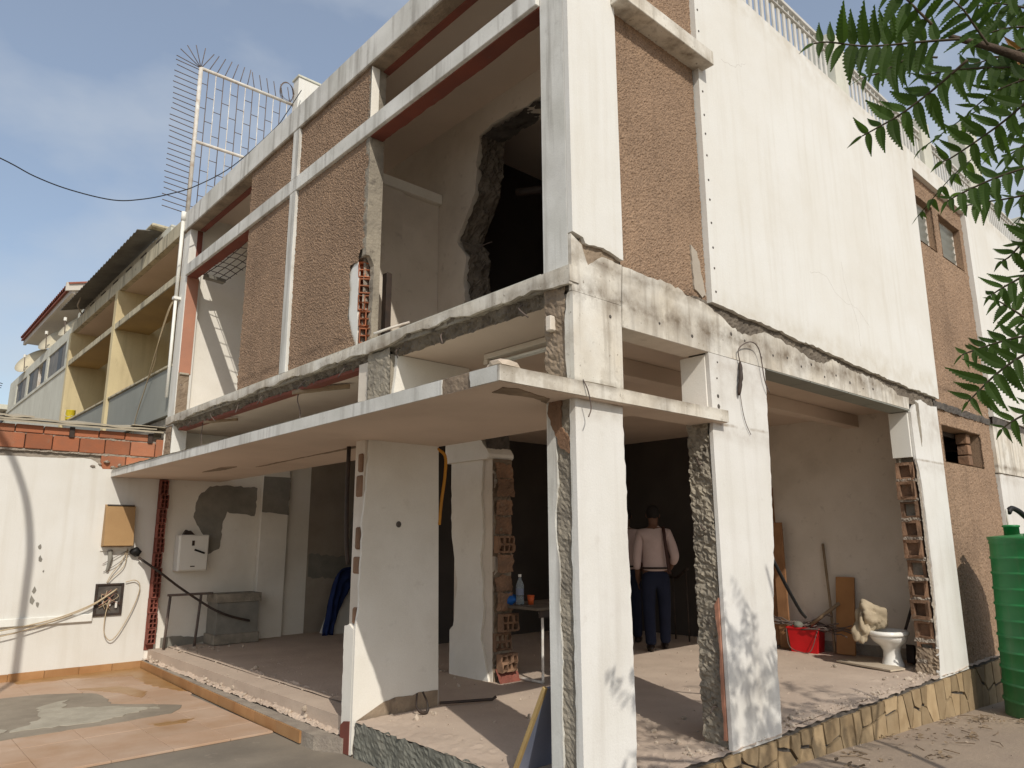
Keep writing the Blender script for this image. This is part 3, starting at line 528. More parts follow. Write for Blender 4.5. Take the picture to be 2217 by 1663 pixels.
# --- far end pier of the front
ep = box('end_pier', 0.0, 0.20, 7.66, 7.935, 2.37, 5.955, 'white_plaster', H, bev=.004)
prism('red_jamb', [(0.012, 3.75, 1), (0.17, 3.75, 0), (0.175, 5.19), (0.012, 5.19)], 'y', 7.648, 7.662, 'salmon_paint', ep, amp=.01, seed=80)
box('red_jamb', 0.10, 0.175, 7.648, 7.662, 5.355, 5.935, 'red_paint', ep, bev=0)
rough('exposed_concrete', (0.008, 7.652, 3.13), (0.15, 0, 0), (0, 0, 0.64), 0.02, (0, -1, 0), 0.008, 14, 'brown_concrete', ep, seed=81)
box('plaster_lump', 0.02, 0.15, 7.63, 7.655, 3.73, 3.76, 'pale_mortar', ep, bev=.006)
rough('exposed_concrete', (-0.008, 7.66, 2.38), (0, 0.26, 0), (0, 0, 0.62), 0.025, (-1, 0, 0), 0.012, 12, 'brown_concrete', ep, seed=82)
# --- balcony cross wall with knocked-through hole, beam and recess
HE = [(3.12, 3.4), (3.07, 3.75), (3.0, 3.98), (3.02, 4.3), (2.99, 4.5), (3.16, 4.72), (2.99, 4.98), (2.84, 5.2), (2.82, 5.4), (2.77, 5.87)]
cw = prism('balcony_wall', [(3.2, 3.11, 1)] + [(*p, 1) for p in HE] + [(2.5, 5.92, 1), (1.79, 5.88, 1), (0.6, 5.85, 0), (0.55, 6.2), (7.7, 6.2), (7.7, 3.11)], 'x', 1.5, 1.80, 'inner_plaster', H, step=.06, amp=.02, seed=90)
bm = bmesh.new(); rows = []
for i in range(121):
    z = 3.11 + 2.76 * i / 120; k = max(0, sum(1 for p in HE if p[1] <= z) - 1); a_, b_ = HE[k], HE[min(k + 1, len(HE) - 1)]; u = (z - a_[1]) / max(1e-6, b_[1] - a_[1]) if z > a_[1] else 0
    y = a_[0] + (b_[0] - a_[0]) * max(0, min(1, u)); row = []
    for q in range(19):
        x = 1.52 + .27 * q / 18; row.append(bm.verts.new((x, y - .045 - .06 * math.sin(q / 18 * 1.6) + .05 * noise.noise(Vector((x * 9, z * 7, 3))) + .03 * noise.noise(Vector((x * 22, z * 20, 1))) + RJ.uniform(-.012, .012), z)))
    rows.append(row)
for i in range(120):
    for q in range(18): bm.faces.new((rows[i][q], rows[i][q + 1], rows[i + 1][q + 1], rows[i + 1][q]))
obj('broken_edge', bm, 'dark_concrete', cw)
rough('broken_edge', (1.515, 2.8, 5.86), (0.27, 0, 0), (0, -2.2, 0.02), 0.03, (0, 0, -1), 0.04, 8, 'dark_mortar', cw, seed=92, smooth=True)
box('balcony_beam', 0.55, 1.495, 3.44, 3.58, 5.275, 5.395, 'inner_white', H); box('recess_wall', 0.3, 0.97, 3.47, 3.58, 3.11, 5.274, 'inner_plaster', H, bev=0)
box('recess_wall', 0.975, 1.495, 3.51, 3.58, 3.11, 5.274, 'inner_plaster', H, bev=0)
box('inner_room_wall', 3.2, 3.35, 0.3, 7.7, 3.11, 6.2, 'unlit_plaster', H, bev=0)
box('inner_room_wall', 1.80, 3.2, 3.5, 3.65, 3.11, 6.2, 'unlit_plaster', H, bev=0)
box('inner_room_wall', 0.52, 3.2, 0.255, 0.30, 3.11, 6.2, 'inner_plaster', H, bev=0)
# --- ground floor inner walls
iw = prism('inner_pier', [(1.87, 2.97), (2.12, 2.97), (2.12, 3.62), (1.87, 3.62)], 'z', -0.1, 2.27, 'inner_plaster', H)
prism('plaster_face', [(3.66, -0.05, .3), (3.66, 0.45, 1), (3.60, 0.50, 1), (3.53, 0.94, 1), (3.64, 1.45, 1), (3.66, 2.0, 0), (3.66, 2.265), (3.10, 2.265, 1), (3.13, 1.9, 1), (3.09, 1.5, 1), (3.14, 1.25, 1), (3.08, 0.75, 1), (3.13, 0.4, 1), (3.06, 0.2, 1), (3.0, -0.02, 0)], 'x', 1.845, 1.871, 'inner_white', iw, step=.05, amp=.014, seed=100)
for k in range(11):
    z0 = 0.10 + k * 0.196; dy = .03 * math.sin(k * 1.9) - (.07 if k in (0, 2) else 0)
    if k in (0, 1, 2, 6):
        b = obj('brick', hollow_brick_bm(0.225, 0.175, 0.08, 3, 2, wall=.022, seed=100 + k, rag=.022), 'old_brick', iw, world=False); b.location = Vector((1.875, 2.90 + dy, z0)) - root_loc(iw)
    else:
        b = rough('brick', (1.875 + .01 * (k % 3), 2.91 + dy, z0), (.22, 0, 0), (0, 0.0, .16 + .02 * (k % 2)), .022, (0, -1, 0), .020, 13, 'old_brick', iw, seed=100 + k, edge=.02, jit=.6)
rough('mortar_bed', (1.872, 2.955, 0), (.25, 0, 0), (0, 0, 2.27), .03, (0, -1, 0), .022, 9, 'brown_concrete', iw, seed=115)
rough('rubble_foot', (1.86, 2.84, 0.0), (0.28, 0, 0), (0, 0.06, 0.13), 0.03, (0, -1, 0), .02, 10, 'maroon_brick', iw, seed=112)
hb = prism('inner_beam', [(2.98, 2.265, 0), (3.72, 2.265), (3.72, 2.955), (3.08, 2.955, 1), (3.12, 2.5, 1), (2.95, 2.32, 1)], 'x', 1.80, 2.16, 'inner_white', H, amp=.02, seed=101)
rough('broken_edge', (1.81, 2.99, 2.27), (0.34, 0, 0), (0, 0.08, 0.68), 0.03, (0, -1, 0), .02, 9, 'dark_mortar', hb, seed=102)
rw = box('partition', 6.3, 6.45, 0.21, 2.25, -0.1, 2.955, 'inner_plaster', H, bev=0)
box('partition', 6.3, 6.45, 3.4, 7.99, -0.1, 2.955, 'unlit_plaster', H, bev=0); box('partition', 6.3, 6.45, 2.25, 3.4, 2.15, 2.955, 'unlit_plaster', H, bev=0)
box('door_frame', 6.22, 6.46, 2.255, 2.33, 0.0, 2.15, 'frame_wood', H); box('door_frame', 6.22, 6.46, 2.155, 2.25, 0.02, 2.1, 'frame_wood', H)
rough('skirting_rubble', (6.292, 0.3, 0.0), (0, 1.85, 0), (0, 0, .13), .03, (-1, 0, 0), .008, 10, 'mortar', rw, seed=103)
box('inner_wall', 2.3, 6.3, 5.6, 5.75, -0.1, 2.955, 'unlit_plaster', H, bev=0)
box('ceiling_beam', 0.82, 11.8, 0.9, 1.05, 2.80, 2.954, 'ceiling_paint', H)
# lintel along the inner edge of the canopy slab behind the left bays
# --- big side wall and roof edge
sw = prism('side_wall', [(1.575, 3.225, .9), (2.5, 3.19, .9), (3.6, 3.145, .9), (5.0, 3.085, 1), (6.46, 3.06, 0), (6.56, 6.2), (6.56, 6.42), (1.60, 6.42)], 'y', -0.02, 0.10, 'white_plaster', H, step=.05, amp=.014, seed=110)
for (pts, sd) in (([(1.98, 5.55), (2.2, 5.6), (2.4, 5.72)], 1), ([(3.3, 3.9), (3.6, 3.95), (3.95, 3.78), (4.3, 3.75), (4.6, 3.6)], 2), ([(4.05, 4.2), (4.1, 3.9), (4.28, 3.62), (4.3, 3.35)], 3)):
    rr = random.Random(sd); cp = curve_pts([(p[0], -0.0195, p[1]) for p in pts], 6)
    tube('crack', [p + Vector((rr.uniform(-.015, .015), 0, rr.uniform(-.012, .012))) for p in cp], 0.0013, 'mortar', sw, n=4)
box('side_wall_core', 1.58, 6.50, 0.101, 0.25, 3.11, 6.40, 'inner_plaster', H, bev=0)
bm = bmesh.new()
for k in range(15):
    z = 3.32 + k * 0.196 + rnd.uniform(-.02, .02)
    if 5.2 < z < 5.45: continue
    lathe_bm(bm, [(0.011, 0), (0.007, .004)], (0, 0, 0), 7); vsn = bm.verts[-14:]; bmesh.ops.rotate(bm, verts=vsn, matrix=Matrix.Rotation(R(90), 3, 'X')); bmesh.ops.translate(bm, verts=vsn, vec=(1.635, -0.021, z))
for (hx, hz) in ((1.62, 2.75), (1.60, 2.62), (1.6, 2.48), (1.60, 2.40), (0.9, 2.92), (0.36, 2.86), (1.3, 2.9), (2.05, 3.0), (2.5, 2.95), (2.75, 2.97), (3.0, 2.93), (3.2, 2.98), (3.45, 2.9), (3.7, 2.95), (4.0, 2.92), (4.3, 2.9), (4.55, 2.93), (1.85, 3.02), (2.3, 2.9)):
    r0 = rnd.uniform(.008, .02); lathe_bm(bm, [(r0, 0), (r0 * .6, .004)], (0, 0, 0), 7); vsn = bm.verts[-14:]; bmesh.ops.rotate(bm, verts=vsn, matrix=Matrix.Rotation(R(90), 3, 'X')); bmesh.ops.translate(bm, verts=vsn, vec=(hx, -0.001, hz))
obj('bolt_holes', bm, 'dark_mortar', sw, kind='stuff')
def pebble_side(x0, x1, z0, z1, y, seed, skip=None, cell=.0105):
    p = prism('pebbledash_panel', [(x0, z0), (x1, z0), (x1, z1), (x0, z1)], 'y', y + .024, y + .03, 'pebbledash', H)
    rough('pebble_face', (x0, y, z0), (x1 - x0, 0, 0), (0, 0, z1 - z0), cell, (0, -1, 0), 0.0034, 140, 'pebbledash', p, seed=seed, skip=skip, fine=.8, jit=2.0)
    return p
pp1 = pebble_side(0.516, 1.575, 3.235, 5.29, 0.03, 120)
prism('plaster_chip', [(1.40, 3.30, 1), (1.50, 3.25, 1), (1.55, 3.28, 1), (1.46, 3.62, 1), (1.38, 3.66, 1)], 'y', 0.016, 0.035, 'asbestos', pp1, amp=.014, step=.04, seed=121)
pebble_side(0.70, 1.60, 5.42, 6.40, 0.03, 122); box('plaster_face', 0.517, 0.70, -0.01, 0.06, 5.425, 6.4, 'white_plaster', H, bev=.003)
box('side_band', 0.47, 1.66, -0.13, 0.08, 5.29, 5.42, 'stained_plaster', H)
box('panel_core', 0.516, 1.58, 0.062, 0.24, 3.12, 6.4, 'inner_plaster', H, bev=0)
# stair bay: recessed pebbledash with louvred windows
W1 = (6.56, 7.36, 5.22, 5.87); W2 = (7.58, 8.46, 5.22, 5.86); W3 = (6.62, 8.10, 2.32, 2.78)
def wskip(x0, x1, z0, z1, ws):
    def f(u, v):
        x = x0 + u * (x1 - x0) + .015; z = z0 + v * (z1 - z0) + .015
        return any(a < x < b and c < z < d for a, b, c, d in ws)
    return f
def reveal_bm(a, b, c, d, y0, y1):
    bm = bmesh.new(); F = [(a, c), (b, c), (b, d), (a, d)]
    A = [bm.verts.new((x, y0, z)) for x, z in F]; B = [bm.verts.new((x, y1, z)) for x, z in F]
    for k in range(4): bm.faces.new((A[k], A[(k + 1) % 4], B[(k + 1) % 4], B[k]))
    return bm
up = rough('pebbledash_panel', (6.50, 0.045, 3.03), (2.13, 0, 0), (0, 0, 3.13), .017, (0, -1, 0), .006, 55, 'pebbledash', H, jit=1.4, seed=130, skip=wskip(6.5, 8.63, 3.03, 6.16, (W1, W2)), fine=.8)
lp = rough('pebbledash_panel', (6.37, 0.045, -0.2), (2.2, 0, 0), (0, 0, 3.16), .017, (0, -1, 0), .006, 55, 'pebbledash', H, jit=1.4, seed=131, skip=wskip(6.37, 8.57, -.2, 2.96, (W3,)), fine=.8)
for (a, b, c, d) in (W1, W2):
    wdw = obj('window', reveal_bm(a, b, c, d, 0.04, 0.19), 'pebbledash', H)
    bm = bmesh.new()
    for (q0, q1, q2, q3) in ((a, a + .05, c, d), (b - .05, b, c, d), (a + .05, b - .05, c, c + .04), (a + .05, b - .05, d - .04, d)): bx(bm, q0, q1, 0.13, 0.17, q2, q3)
    obj('window_frame', bm, 'metal_white', wdw)
    box('dark_pane', a, b, 0.19, 0.20, c, d, 'dark_glass', wdw, bev=0)
    for k in range(5):
        bm = bmesh.new(); z = c + .07 + k * 0.108; bx(bm, a + .05, b - .05, -.003, .003, -.06, .06); bmesh.ops.rotate(bm, verts=bm.verts, matrix=Matrix.Rotation(R(28), 3, 'X')); bmesh.ops.translate(bm, verts=bm.verts, vec=(0, 0.145, z + .04)); obj('louvre', bm, 'louvre_glass', wdw)
a, b, c, d = W3
w3 = obj('window_opening', reveal_bm(a, b, c, d, 0.04, 0.26), 'pebbledash', H); box('dark_wall', a - .1, b + .1, 0.9, 0.95, c - .2, d + .2, 'unlit_plaster', w3, bev=0)
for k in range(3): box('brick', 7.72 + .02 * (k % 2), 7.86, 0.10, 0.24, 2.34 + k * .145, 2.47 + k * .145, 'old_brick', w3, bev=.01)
box('dark_wall', a + .5, b - .3, 0.26, 0.28, d - .06, d, 'unlit_plaster', w3, bev=0)
rough('slab_edge', (6.36, 0.03, 2.955), (2.3, 0, 0), (0, 0, 0.09), 0.025, (0, -1, 0), .02, 9, 'dark_mortar', H, seed=133, edge=.01)
box('wall_backing', 6.5, 8.6, 0.32, 0.40, 3.05, 6.2, 'inner_plaster', H, bev=0); box('wall_backing', 6.4, 8.6, 0.26, 0.32, -0.4, 2.31, 'inner_plaster', H, bev=0)
box('wall_strip', 6.505, 8.63, -0.018, 0.12, 6.165, 6.42, 'white_plaster', H, bev=.002)
wall2 = box('side_wall', 8.635, 16.5, -0.02, 0.12, 3.08, 6.42, 'white_plaster', H, bev=.002)
rough('slab_edge', (8.6, 0.0, 2.97), (7.8, 0, 0), (0, 0, 0.11), 0.04, (0, -1, 0), .02, 7, 'dark_mortar', H, seed=134, edge=.01)
box('side_wall', 8.575, 16.5, 0.0, 0.12, 2.285, 2.97, 'stained_plaster', H, bev=.002); box('side_wall', 8.575, 16.5, 0.0, 0.12, -1.4, 2.27, 'column_plaster', H, bev=.002)
box('parapet', 1.62, 16.5, 0.10, 0.16, 6.40, 6.53, 'white_plaster', H, bev=0)
rp = box('roof_pillar', 1.55, 2.0, 7.72, 7.93, 6.2, 9.22, 'white_plaster', H); box('pillar_cap', 1.53, 2.02, 7.70, 7.95, 9.22, 9.26, 'weathered_white', rp)
for k, (px, h_, w_) in enumerate(((4.60, 7.24, .30), (7.36, 7.28, .34), (9.9, 8.3, .30), (12.4, 7.3, .3))): box('roof_pillar', px, px + w_, 0.04, 0.34, 6.5, h_, 'weathered_white', H, bev=.008)
box('roof_pillar', 9.55, 9.9, 0.06, 0.30, 6.5, 7.95, 'weathered_white', H, bev=.008)
# roof railing along the side wall
RL = thing('roof_railing', 'white metal railing with flat balusters along the roof edge above the long white side wall', 'railing', (1.7, 0.1, 6.53))
for z in (7.03, 6.93): box('top_rail' if z > 7 else 'lower_rail', 1.7, 16, 0.075, 0.125, z, z + (.04 if z > 7 else .018), 'rail_metal', RL, bev=.004)
bsrc = None
for k in range(104):
    x = 1.75 + k * 0.118
    if any(a - .03 < x < b + .03 for a, b in ((4.58, 4.92), (7.34, 7.72), (9.5, 10.22), (12.38, 12.72))): continue
    if bsrc is None:
        bm = bmesh.new(); bx(bm, -.026, .026, -.008, .008, 0, .395); bx(bm, -.007, .007, -.007, .007, .395, .50); bx(bm, -.022, .022, -.006, .006, .425, .44); bsrc = obj('baluster', bm, 'rail_metal', RL, world=False); bsrc.location = Vector((x, .1, 6.53)) - RL.location
    else: inst(bsrc, RL, Vector((x, .1, 6.53)) - RL.location)
# bent bar ends sticking out of the broken concrete
rr = random.Random(61)
for k in range(9):
    y = .5 + k * .82 + rr.uniform(-.2, .2); p0 = Vector((.03, y, 2.99)); tube('rebar_end', curve_pts([p0, p0 + Vector((-.03, rr.uniform(-.05, .05), -.03)), p0 + Vector((rr.uniform(-.06, .02), rr.uniform(-.14, .14), rr.uniform(-.12, -.05)))], 4), .0055, 'rusty_rod', led, 5)
for k in range(4):
    z = .35 + k * .55 + rr.uniform(-.1, .1); p0 = Vector((1.52, .12, z)); tube('rebar_end', curve_pts([p0, p0 + Vector((-.05, .0, rr.uniform(-.02, .02))), p0 + Vector((-.09, rr.uniform(-.05, .05), rr.uniform(-.07, .04)))], 4), .006, 'rusty_rod', c2, 5)
for k in range(3):
    z = 4.0 + k * .6; p0 = Vector((1.62, 2.92, z)); tube('rebar_end', curve_pts([p0, p0 + Vector((0, -.10, .01)), p0 + Vector((.03, -.2, rr.uniform(-.1, .06)))], 4), .007, 'rusty_rod', cw, 5)
# things fixed in the house that hang loose
hk = tube('hanging_rebar', curve_pts([(0.1, 6.75, 3.0), (0.09, 6.75, 2.8), (0.1, 6.75, 2.6), (0.1, 6.76, 2.5)]), 0.005, 'rusty_rod', led)
tube('hanging_rebar', curve_pts([(0.12, 4.0, 3.0), (0.1, 4.02, 2.85), (0.12, 3.98, 2.7), (0.1, 4.0, 2.45)]), 0.006, 'rusty_rod', led)
bm = bmesh.new(); chunk_bm(bm, (0.1, 6.76, 2.47), .03, 5); obj('plaster_lump', bm, 'enamel', led)
prism('wood_splinter', [(0.05, 4.05, 1), (0.35, 3.4, 1), (0.33, 3.35, 1), (0.05, 3.9, 1)], 'z', 2.90, 2.94, 'raw_wood', led, amp=.01)
prism('wood_splinter', [(0.05, 6.6, 1), (0.3, 6.1, 1), (0.28, 6.06, 1), (0.05, 6.5, 1)], 'z', 2.90, 2.93, 'raw_wood', led, amp=.01)

# ================================================================== LEFT BOUNDARY WALL
BW = thing('boundary_wall', 'sunlit white garden wall with bare red bricks on top, left of the canopy', 'wall', (-3, 8.06, -0.25))
prism('plaster_wall', [(-7, -0.3), (-0.002, -0.3), (-0.002, 2.385), (-0.74, 2.37, .7), (-0.80, 2.44, 1), (-0.90, 2.495, .6), (-1.9, 2.47, .6), (-7, 2.45)], 'y', 8.0, 8.02, 'white_plaster', BW, amp=.012, seed=140)
box('brick_core', -7, -0.004, 8.06, 8.14, -0.3, 2.86, 'mortar', BW, bev=0)
bsrc = None
for row, (z0, h_) in enumerate(((2.375, .185), (2.578, .192), (2.787, .10))):
    k = 0; x = 0.02 if row == 1 else (-0.19 if row == 2 else -0.16)
    while x > -4.2:
        w = rnd.uniform(.30, .325) if not (row == 1 and k == 0) else 0.125
        if not (row == 0 and x - w < -0.95):
            bm = bmesh.new(); bx(bm, -w + .012, 0, 0, .07, 0, h_ + (0.06 if row == 1 and k == 0 else 0), .006)
            b = obj('brick', bm, 'red_brick', BW, world=False); b.location = Vector((x, 8.018 + rnd.uniform(-.006, .006) - .006 * (row > 0), z0 + rnd.uniform(-.006, .006))) - BW.location; b.rotation_euler = (0, 0, R(rnd.uniform(-.8, .8)))
        x -= w; k += 1
for zz in (2.562, 2.772): rough('mortar_joint', (-4.4, 8.022, zz - .01), (4.38, 0, 0), (0, 0, .03), .02, (0, -1, 0), .012, 16, 'mortar', BW, seed=int(zz * 100), edge=.012)
bm = bmesh.new()
for k in range(9): chunk_bm(bm, (-0.86 + .06 * (k % 4) + .02 * k, 8.0, 2.40 + .035 * (k % 3)), .03, k)
obj('broken_render', bm, 'mortar', BW)
sh = thing('roofing_sheet', 'thin fibre cement roofing sheet lying along the top of the red brick course', 'sheet', (-2, 8.0, 2.9))
bm = bmesh.new()
for k, (dz, a, b) in enumerate(((0, -5.5, -0.03), (.035, -5.5, -0.12), (.055, -4.2, -1.6))):
    g = [[bm.verts.new((a + (b - a) * i / 24, 7.93 + dz * .4 + j * .55, 2.898 + dz + .012 * math.sin(i * 2.2 + j) * (k > 0) + .035 * (i / 24) + .09 * j)) for i in range(25)] for j in (0, 1)]
    for i in range(24): bm.faces.new((g[0][i], g[0][i + 1], g[1][i + 1], g[1][i]))
    lo_ = [bm.verts.new(v.co + Vector((0, 0, -.022))) for v in g[0]]
    for i in range(24): bm.faces.new((lo_[i], lo_[i + 1], g[0][i + 1], g[0][i]))
obj('sheet', bm, 'sheet_edge', sh)
for xx in (-1.15, -0.18): box('bracket', xx - .03, xx + .03, 7.985, 8.02, 2.76, 2.90, 'dark_iron', sh, bev=.004)
prism('flashing', [(-0.45, 7.92), (0.05, 7.92), (0.02, 8.35), (-0.4, 8.35)], 'z', 2.99, 3.0, 'sheet_edge', sh)
# stub of the removed front wall, hollow bricks seen end-on
st = rough('brick_stub', (-0.01, 7.985, -0.02), (0.12, 0, 0), (0, 0, 2.29), .03, (0, -1, 0), .006, 12, 'maroon_brick', H, seed=150)
for k in range(11):
    b = obj('brick', hollow_brick_bm(0.105, 0.192, 0.10, 2, 3, wall=.012, seed=150 + k, rag=.008), 'maroon_brick', st, world=False)
    b.location = Vector((0.0 + .008 * math.sin(k * 2.3), 7.90 + .01 * math.sin(k * 1.3), 0.06 + k * 0.2)) - root_loc(st)

# ================================================================== ROW OF NEIGHBOUR HOUSES
Y = thing('house', 'yellow terraced house with open balconies and grey parapets, left of the white house', 'house', (0, 7.95, -0.5))
box('lower_wall', 0.9, 1.05, 8.2, 15.2, -0.5, 3.0, 'yellow_plaster', Y, bev=0)
box('roof_slab', 0.06, 6, 7.96, 15.3, 5.95, 6.06, 'ceiling_paint', Y, bev=0); box('fascia', -0.03, 0.06, 7.95, 15.25, 5.955, 6.2, 'mouldy_edge', Y)
box('mid_rail', -0.02, 0.55, 7.94, 15.2, 5.20, 5.285, 'ochre_ceiling', Y, bev=0)
for (a, b) in ((7.95, 11.35), (11.53, 15.1)):
    box('rail_edge', -0.045, -0.02, a, b, 5.19, 5.305, 'mouldy_edge', Y)
    box('parapet', 0.0, 0.09, a, b, 3.18, 3.90, 'grey_panel', Y); box('parapet_cap', -0.03, 0.12, a, b, 3.90, 3.935, 'mouldy_edge', Y)
    box('balcony_floor', 0.05, 1.5, a, b, 3.0, 3.16, 'concrete', Y, bev=0)
for (a, b) in ((11.35, 11.53), (15.1, 15.28)): box('cross_wall', -0.05, 1.6, a, b, 2.6, 5.955, 'yellow_plaster', Y)
box('back_wall', 1.5, 1.65, 7.95, 15.2, 3.0, 5.95, 'yellow_plaster', Y, bev=0)
for (a, b) in ((7.95, 11.35), (11.53, 15.1)):
    dr = box('inner_block', 0.95, 1.5, b - 1.3, b, 3.0, 5.2, 'yellow_plaster', Y, bev=0)
box('parapet_wall', 0.07, 0.20, 8.9, 15.3, 6.2, 6.455, 'weathered_white', Y, bev=0)
for k in range(7):
    box('vent_block', 0.058, 0.09, 9.3 + k * .9, 9.62 + k * .9, 6.25, 6.37, 'dark_mortar', Y, bev=0)
cs = bmesh.new(); n_ = 60
g = []
for i in range(n_ + 1):
    yy = 9.45 + (14.75 - 9.45) * i / n_; w = .03 * math.cos(i * math.pi / 1.0) * 0.5
    g.append((cs.verts.new((-0.30 - .08 * i / n_, yy, 6.42 + w - .12 * (i / n_))), cs.verts.new((0.10, yy, 6.50 + w - .06 * i / n_))))
for i in range(n_): cs.faces.new((g[i][0], g[i + 1][0], g[i + 1][1], g[i][1]))
r_ = bmesh.ops.extrude_face_region(cs, geom=cs.faces[:]); bmesh.ops.translate(cs, verts=[v for v in r_['geom'] if isinstance(v, bmesh.types.BMVert)], vec=(0, 0, .012))
ca = thing('corrugated_awning', 'dark corrugated roofing sheet overhanging the yellow house parapet', 'awning', (0, 12, 6.4)); obj('sheet', cs, 'corrugated_sheet', ca)
box('weight_block', -0.12, 0.25, 9.3, 9.7, 6.51, 6.575, 'mouldy_edge', ca, bev=.02)
tube('loose_cable', curve_pts([(-0.2, 13.6, 6.5), (-0.22, 13.75, 6.3), (-0.2, 13.95, 6.25), (-.05, 14.3, 6.2)]), .015, 'asbestos', ca)
Gh = thing('house', 'off-white terraced house with a row of louvred windows and satellite dishes, beyond the yellow house', 'house', (0, 15.3, -0.5))
box('wall', -0.01, 0.2, 15.29, 23.5, -0.5, 5.28, 'weathered_white', Gh); box('lintel', -0.01, 0.2, 15.29, 23.5, 5.90, 6.15, 'weathered_white', Gh); box('end_wall', 0.2, 4.5, 15.29, 15.5, 4.5, 6.15, 'weathered_white', Gh, bev=0)
box('roof_slab', 0.2, 6, 15.5, 23.5, 6.0, 6.14, 'weathered_white', Gh, bev=0); box('dark_room', 0.5, 0.6, 15.4, 23.5, 4.9, 6.0, 'unlit_plaster', Gh, bev=0)
box('sill_band', -0.035, 0.03, 15.3, 23.4, 5.20, 5.285, 'weathered_white', Gh)
for (a, b) in ((15.29, 15.72), (17.70, 17.97), (20.36, 20.62), (22.2, 23.5)): box('pier', -0.012, 0.2, a, b, 5.285, 5.9, 'weathered_white', Gh)
for wi, (a, b) in enumerate(((15.72, 17.70), (17.97, 20.36), (20.62, 22.2))):
    wd = box('window', 0.06, 0.10, a, b, 5.285, 5.32, 'metal_white', Gh, bev=0)
    for k in range(4):
        y0 = a + (b - a) * k / 4
        box('mullion', 0.03, 0.10, y0 - .02 if k else y0, y0 + .02, 5.32, 5.9, 'metal_white', wd, bev=0)
        if wi == 1 and k == 1: continue
        box('pane', 0.015, 0.022, y0 + .02, a + (b - a) * (k + 1) / 4 - .02, 5.32, 5.9, 'dark_glass' if (k + wi) % 3 == 1 else 'window_glass', wd, bev=0)
Fh = thing('house', 'low pale grey house at the far left end of the terrace', 'house', (0, 23.6, -0.5))
box('wall', -0.05, 5, 23.6, 30, -0.5, 5.0, 'grey_panel', Fh); box('roof', -0.3, 5, 23.5, 30, 5.35, 5.5, 'weathered_white', Fh); box('window_band', -0.06, 0.0, 23.9, 29, 4.6, 5.3, 'dark_glass', Fh, bev=0)
box('upper_wall', 0.0, 5, 23.6, 30, 5.0, 5.35, 'weathered_white', Fh)
Th = thing('house', 'upper storey with red tiled roof edge and white soffit behind the dark awning', 'house', (2, 18, 6.1))
box('wall', 0.9, 5, 16.0, 21.4, 6.14, 8.2, 'soffit_white', Th)
bm = bmesh.new()   # sloping eave slab
a0, b0 = (-0.05, 22.0, 7.15), (0.95, 15.95, 7.15)
prism('soffit', [(0.02, 15.9), (0.02, 22.0), (1.3, 22.0), (1.3, 15.9)], 'z', 7.12, 7.2, 'soffit_white', Th)
prism('eave_board', [(-0.02, 15.86), (-0.02, 22.05), (0.05, 22.05), (0.05, 15.86)], 'z', 7.08, 7.24, 'soffit_white', Th)
tsrc = None
for k in range(34):
    yy = 15.85 + k * 0.184
    if tsrc is None:
        bm = bmesh.new(); pts = [(math.cos(t) * .09, math.sin(t) * .06) for t in [math.pi * i / 6 for i in range(7)]]; pts2 = [(x * .8, z * .75) for x, z in pts[::-1]]
        prism_bm(bm, [(p[0], p[1]) for p in pts + pts2], 'x', 0, 3.0); bmesh.ops.rotate(bm, verts=bm.verts, matrix=Matrix.Rotation(R(-16), 3, 'Y')); tsrc = obj('roof_tile', bm, 'roof_tile', Th, world=False); tsrc.location = Vector((-0.10, yy, 7.26)) - Th.location
    else: inst(tsrc, Th, Vector((-0.10, yy, 7.26)) - Th.location)
prism('roof_deck', [(-0.08, 7.24), (3.0, 8.12), (3.0, 8.05), (-0.08, 7.19)], 'y', 15.87, 22.05, 'roof_tile', Th)
prism('verge', [(-0.15, 7.1), (-0.15, 7.3), (3.0, 8.2), (3.0, 7.9)], 'y', 15.80, 15.868, 'soffit_white', Th)
for nm, loc, r0, az, lab in (('d', (0.30, 18.4, 6.50), .50, 205, 'pale satellite dish below the red tiled eave, nearest the middle'), ('d', (0.36, 16.6, 6.48), .46, 200, 'pale satellite dish partly hidden at the near corner of the off-white house roof'), ('d', (0.26, 21.3, 6.42), .52, 215, 'pale satellite dish at the far end of the off-white house roof')):
    t = thing('satellite_dish', lab, 'satellite dish', (loc[0], loc[1], 6.14), 0, 'satellite dishes on the terrace roof')
    bm = bmesh.new(); lathe_bm(bm, [(0.02, .0), (.2, .015), (.4, .06), (.55, .115), (.62, .15), (.62, .16), (.4, .07), (.02, .012)], (0, 0, 0), 28)
    mt = Matrix.Rotation(R(az), 4, 'Z') @ Matrix.Rotation(R(52), 4, 'Y'); s_ = r0 / .62
    bmesh.ops.transform(bm, matrix=Matrix.Translation(Vector((0, 0, loc[2] - 6.14))) @ mt @ Matrix.Scale(s_, 4), verts=bm.verts); obj('reflector', bm, 'dish_white', t, True, world=False)
    f = (mt @ Vector((0, 0, .62))) * s_ + Vector((0, 0, loc[2] - 6.14)); e = (mt @ Vector((0.55, 0, .12))) * s_ + Vector((0, 0, loc[2] - 6.14))
    tube('feed_arm', [e, e.lerp(f, .7)], .012, 'rusty_rod', t, 6, world=False); bm = bmesh.new(); lathe_bm(bm, [(.035, -.04), (.035, .04)], e.lerp(f, .7), 10); obj('feed_horn', bm, 'enamel', t, world=False)
    tube('mast', [(0.1, 0, -.02), (0.1, 0, loc[2] - 6.14)], .025, 'dark_iron', t, 8, world=False)
bt = thing('paint_tin', 'yellow tin standing on the grey parapet of the yellow house', 'tin', (0.03, 14.6, 3.93)); bm = bmesh.new(); lathe_bm(bm, [(.085, 0), (.09, .01), (.09, .20), (.095, .21), (.088, .21), (.083, .03)], (0, 0, 0), 18); obj('body', bm, 'yellow_tin', bt, True, world=False)
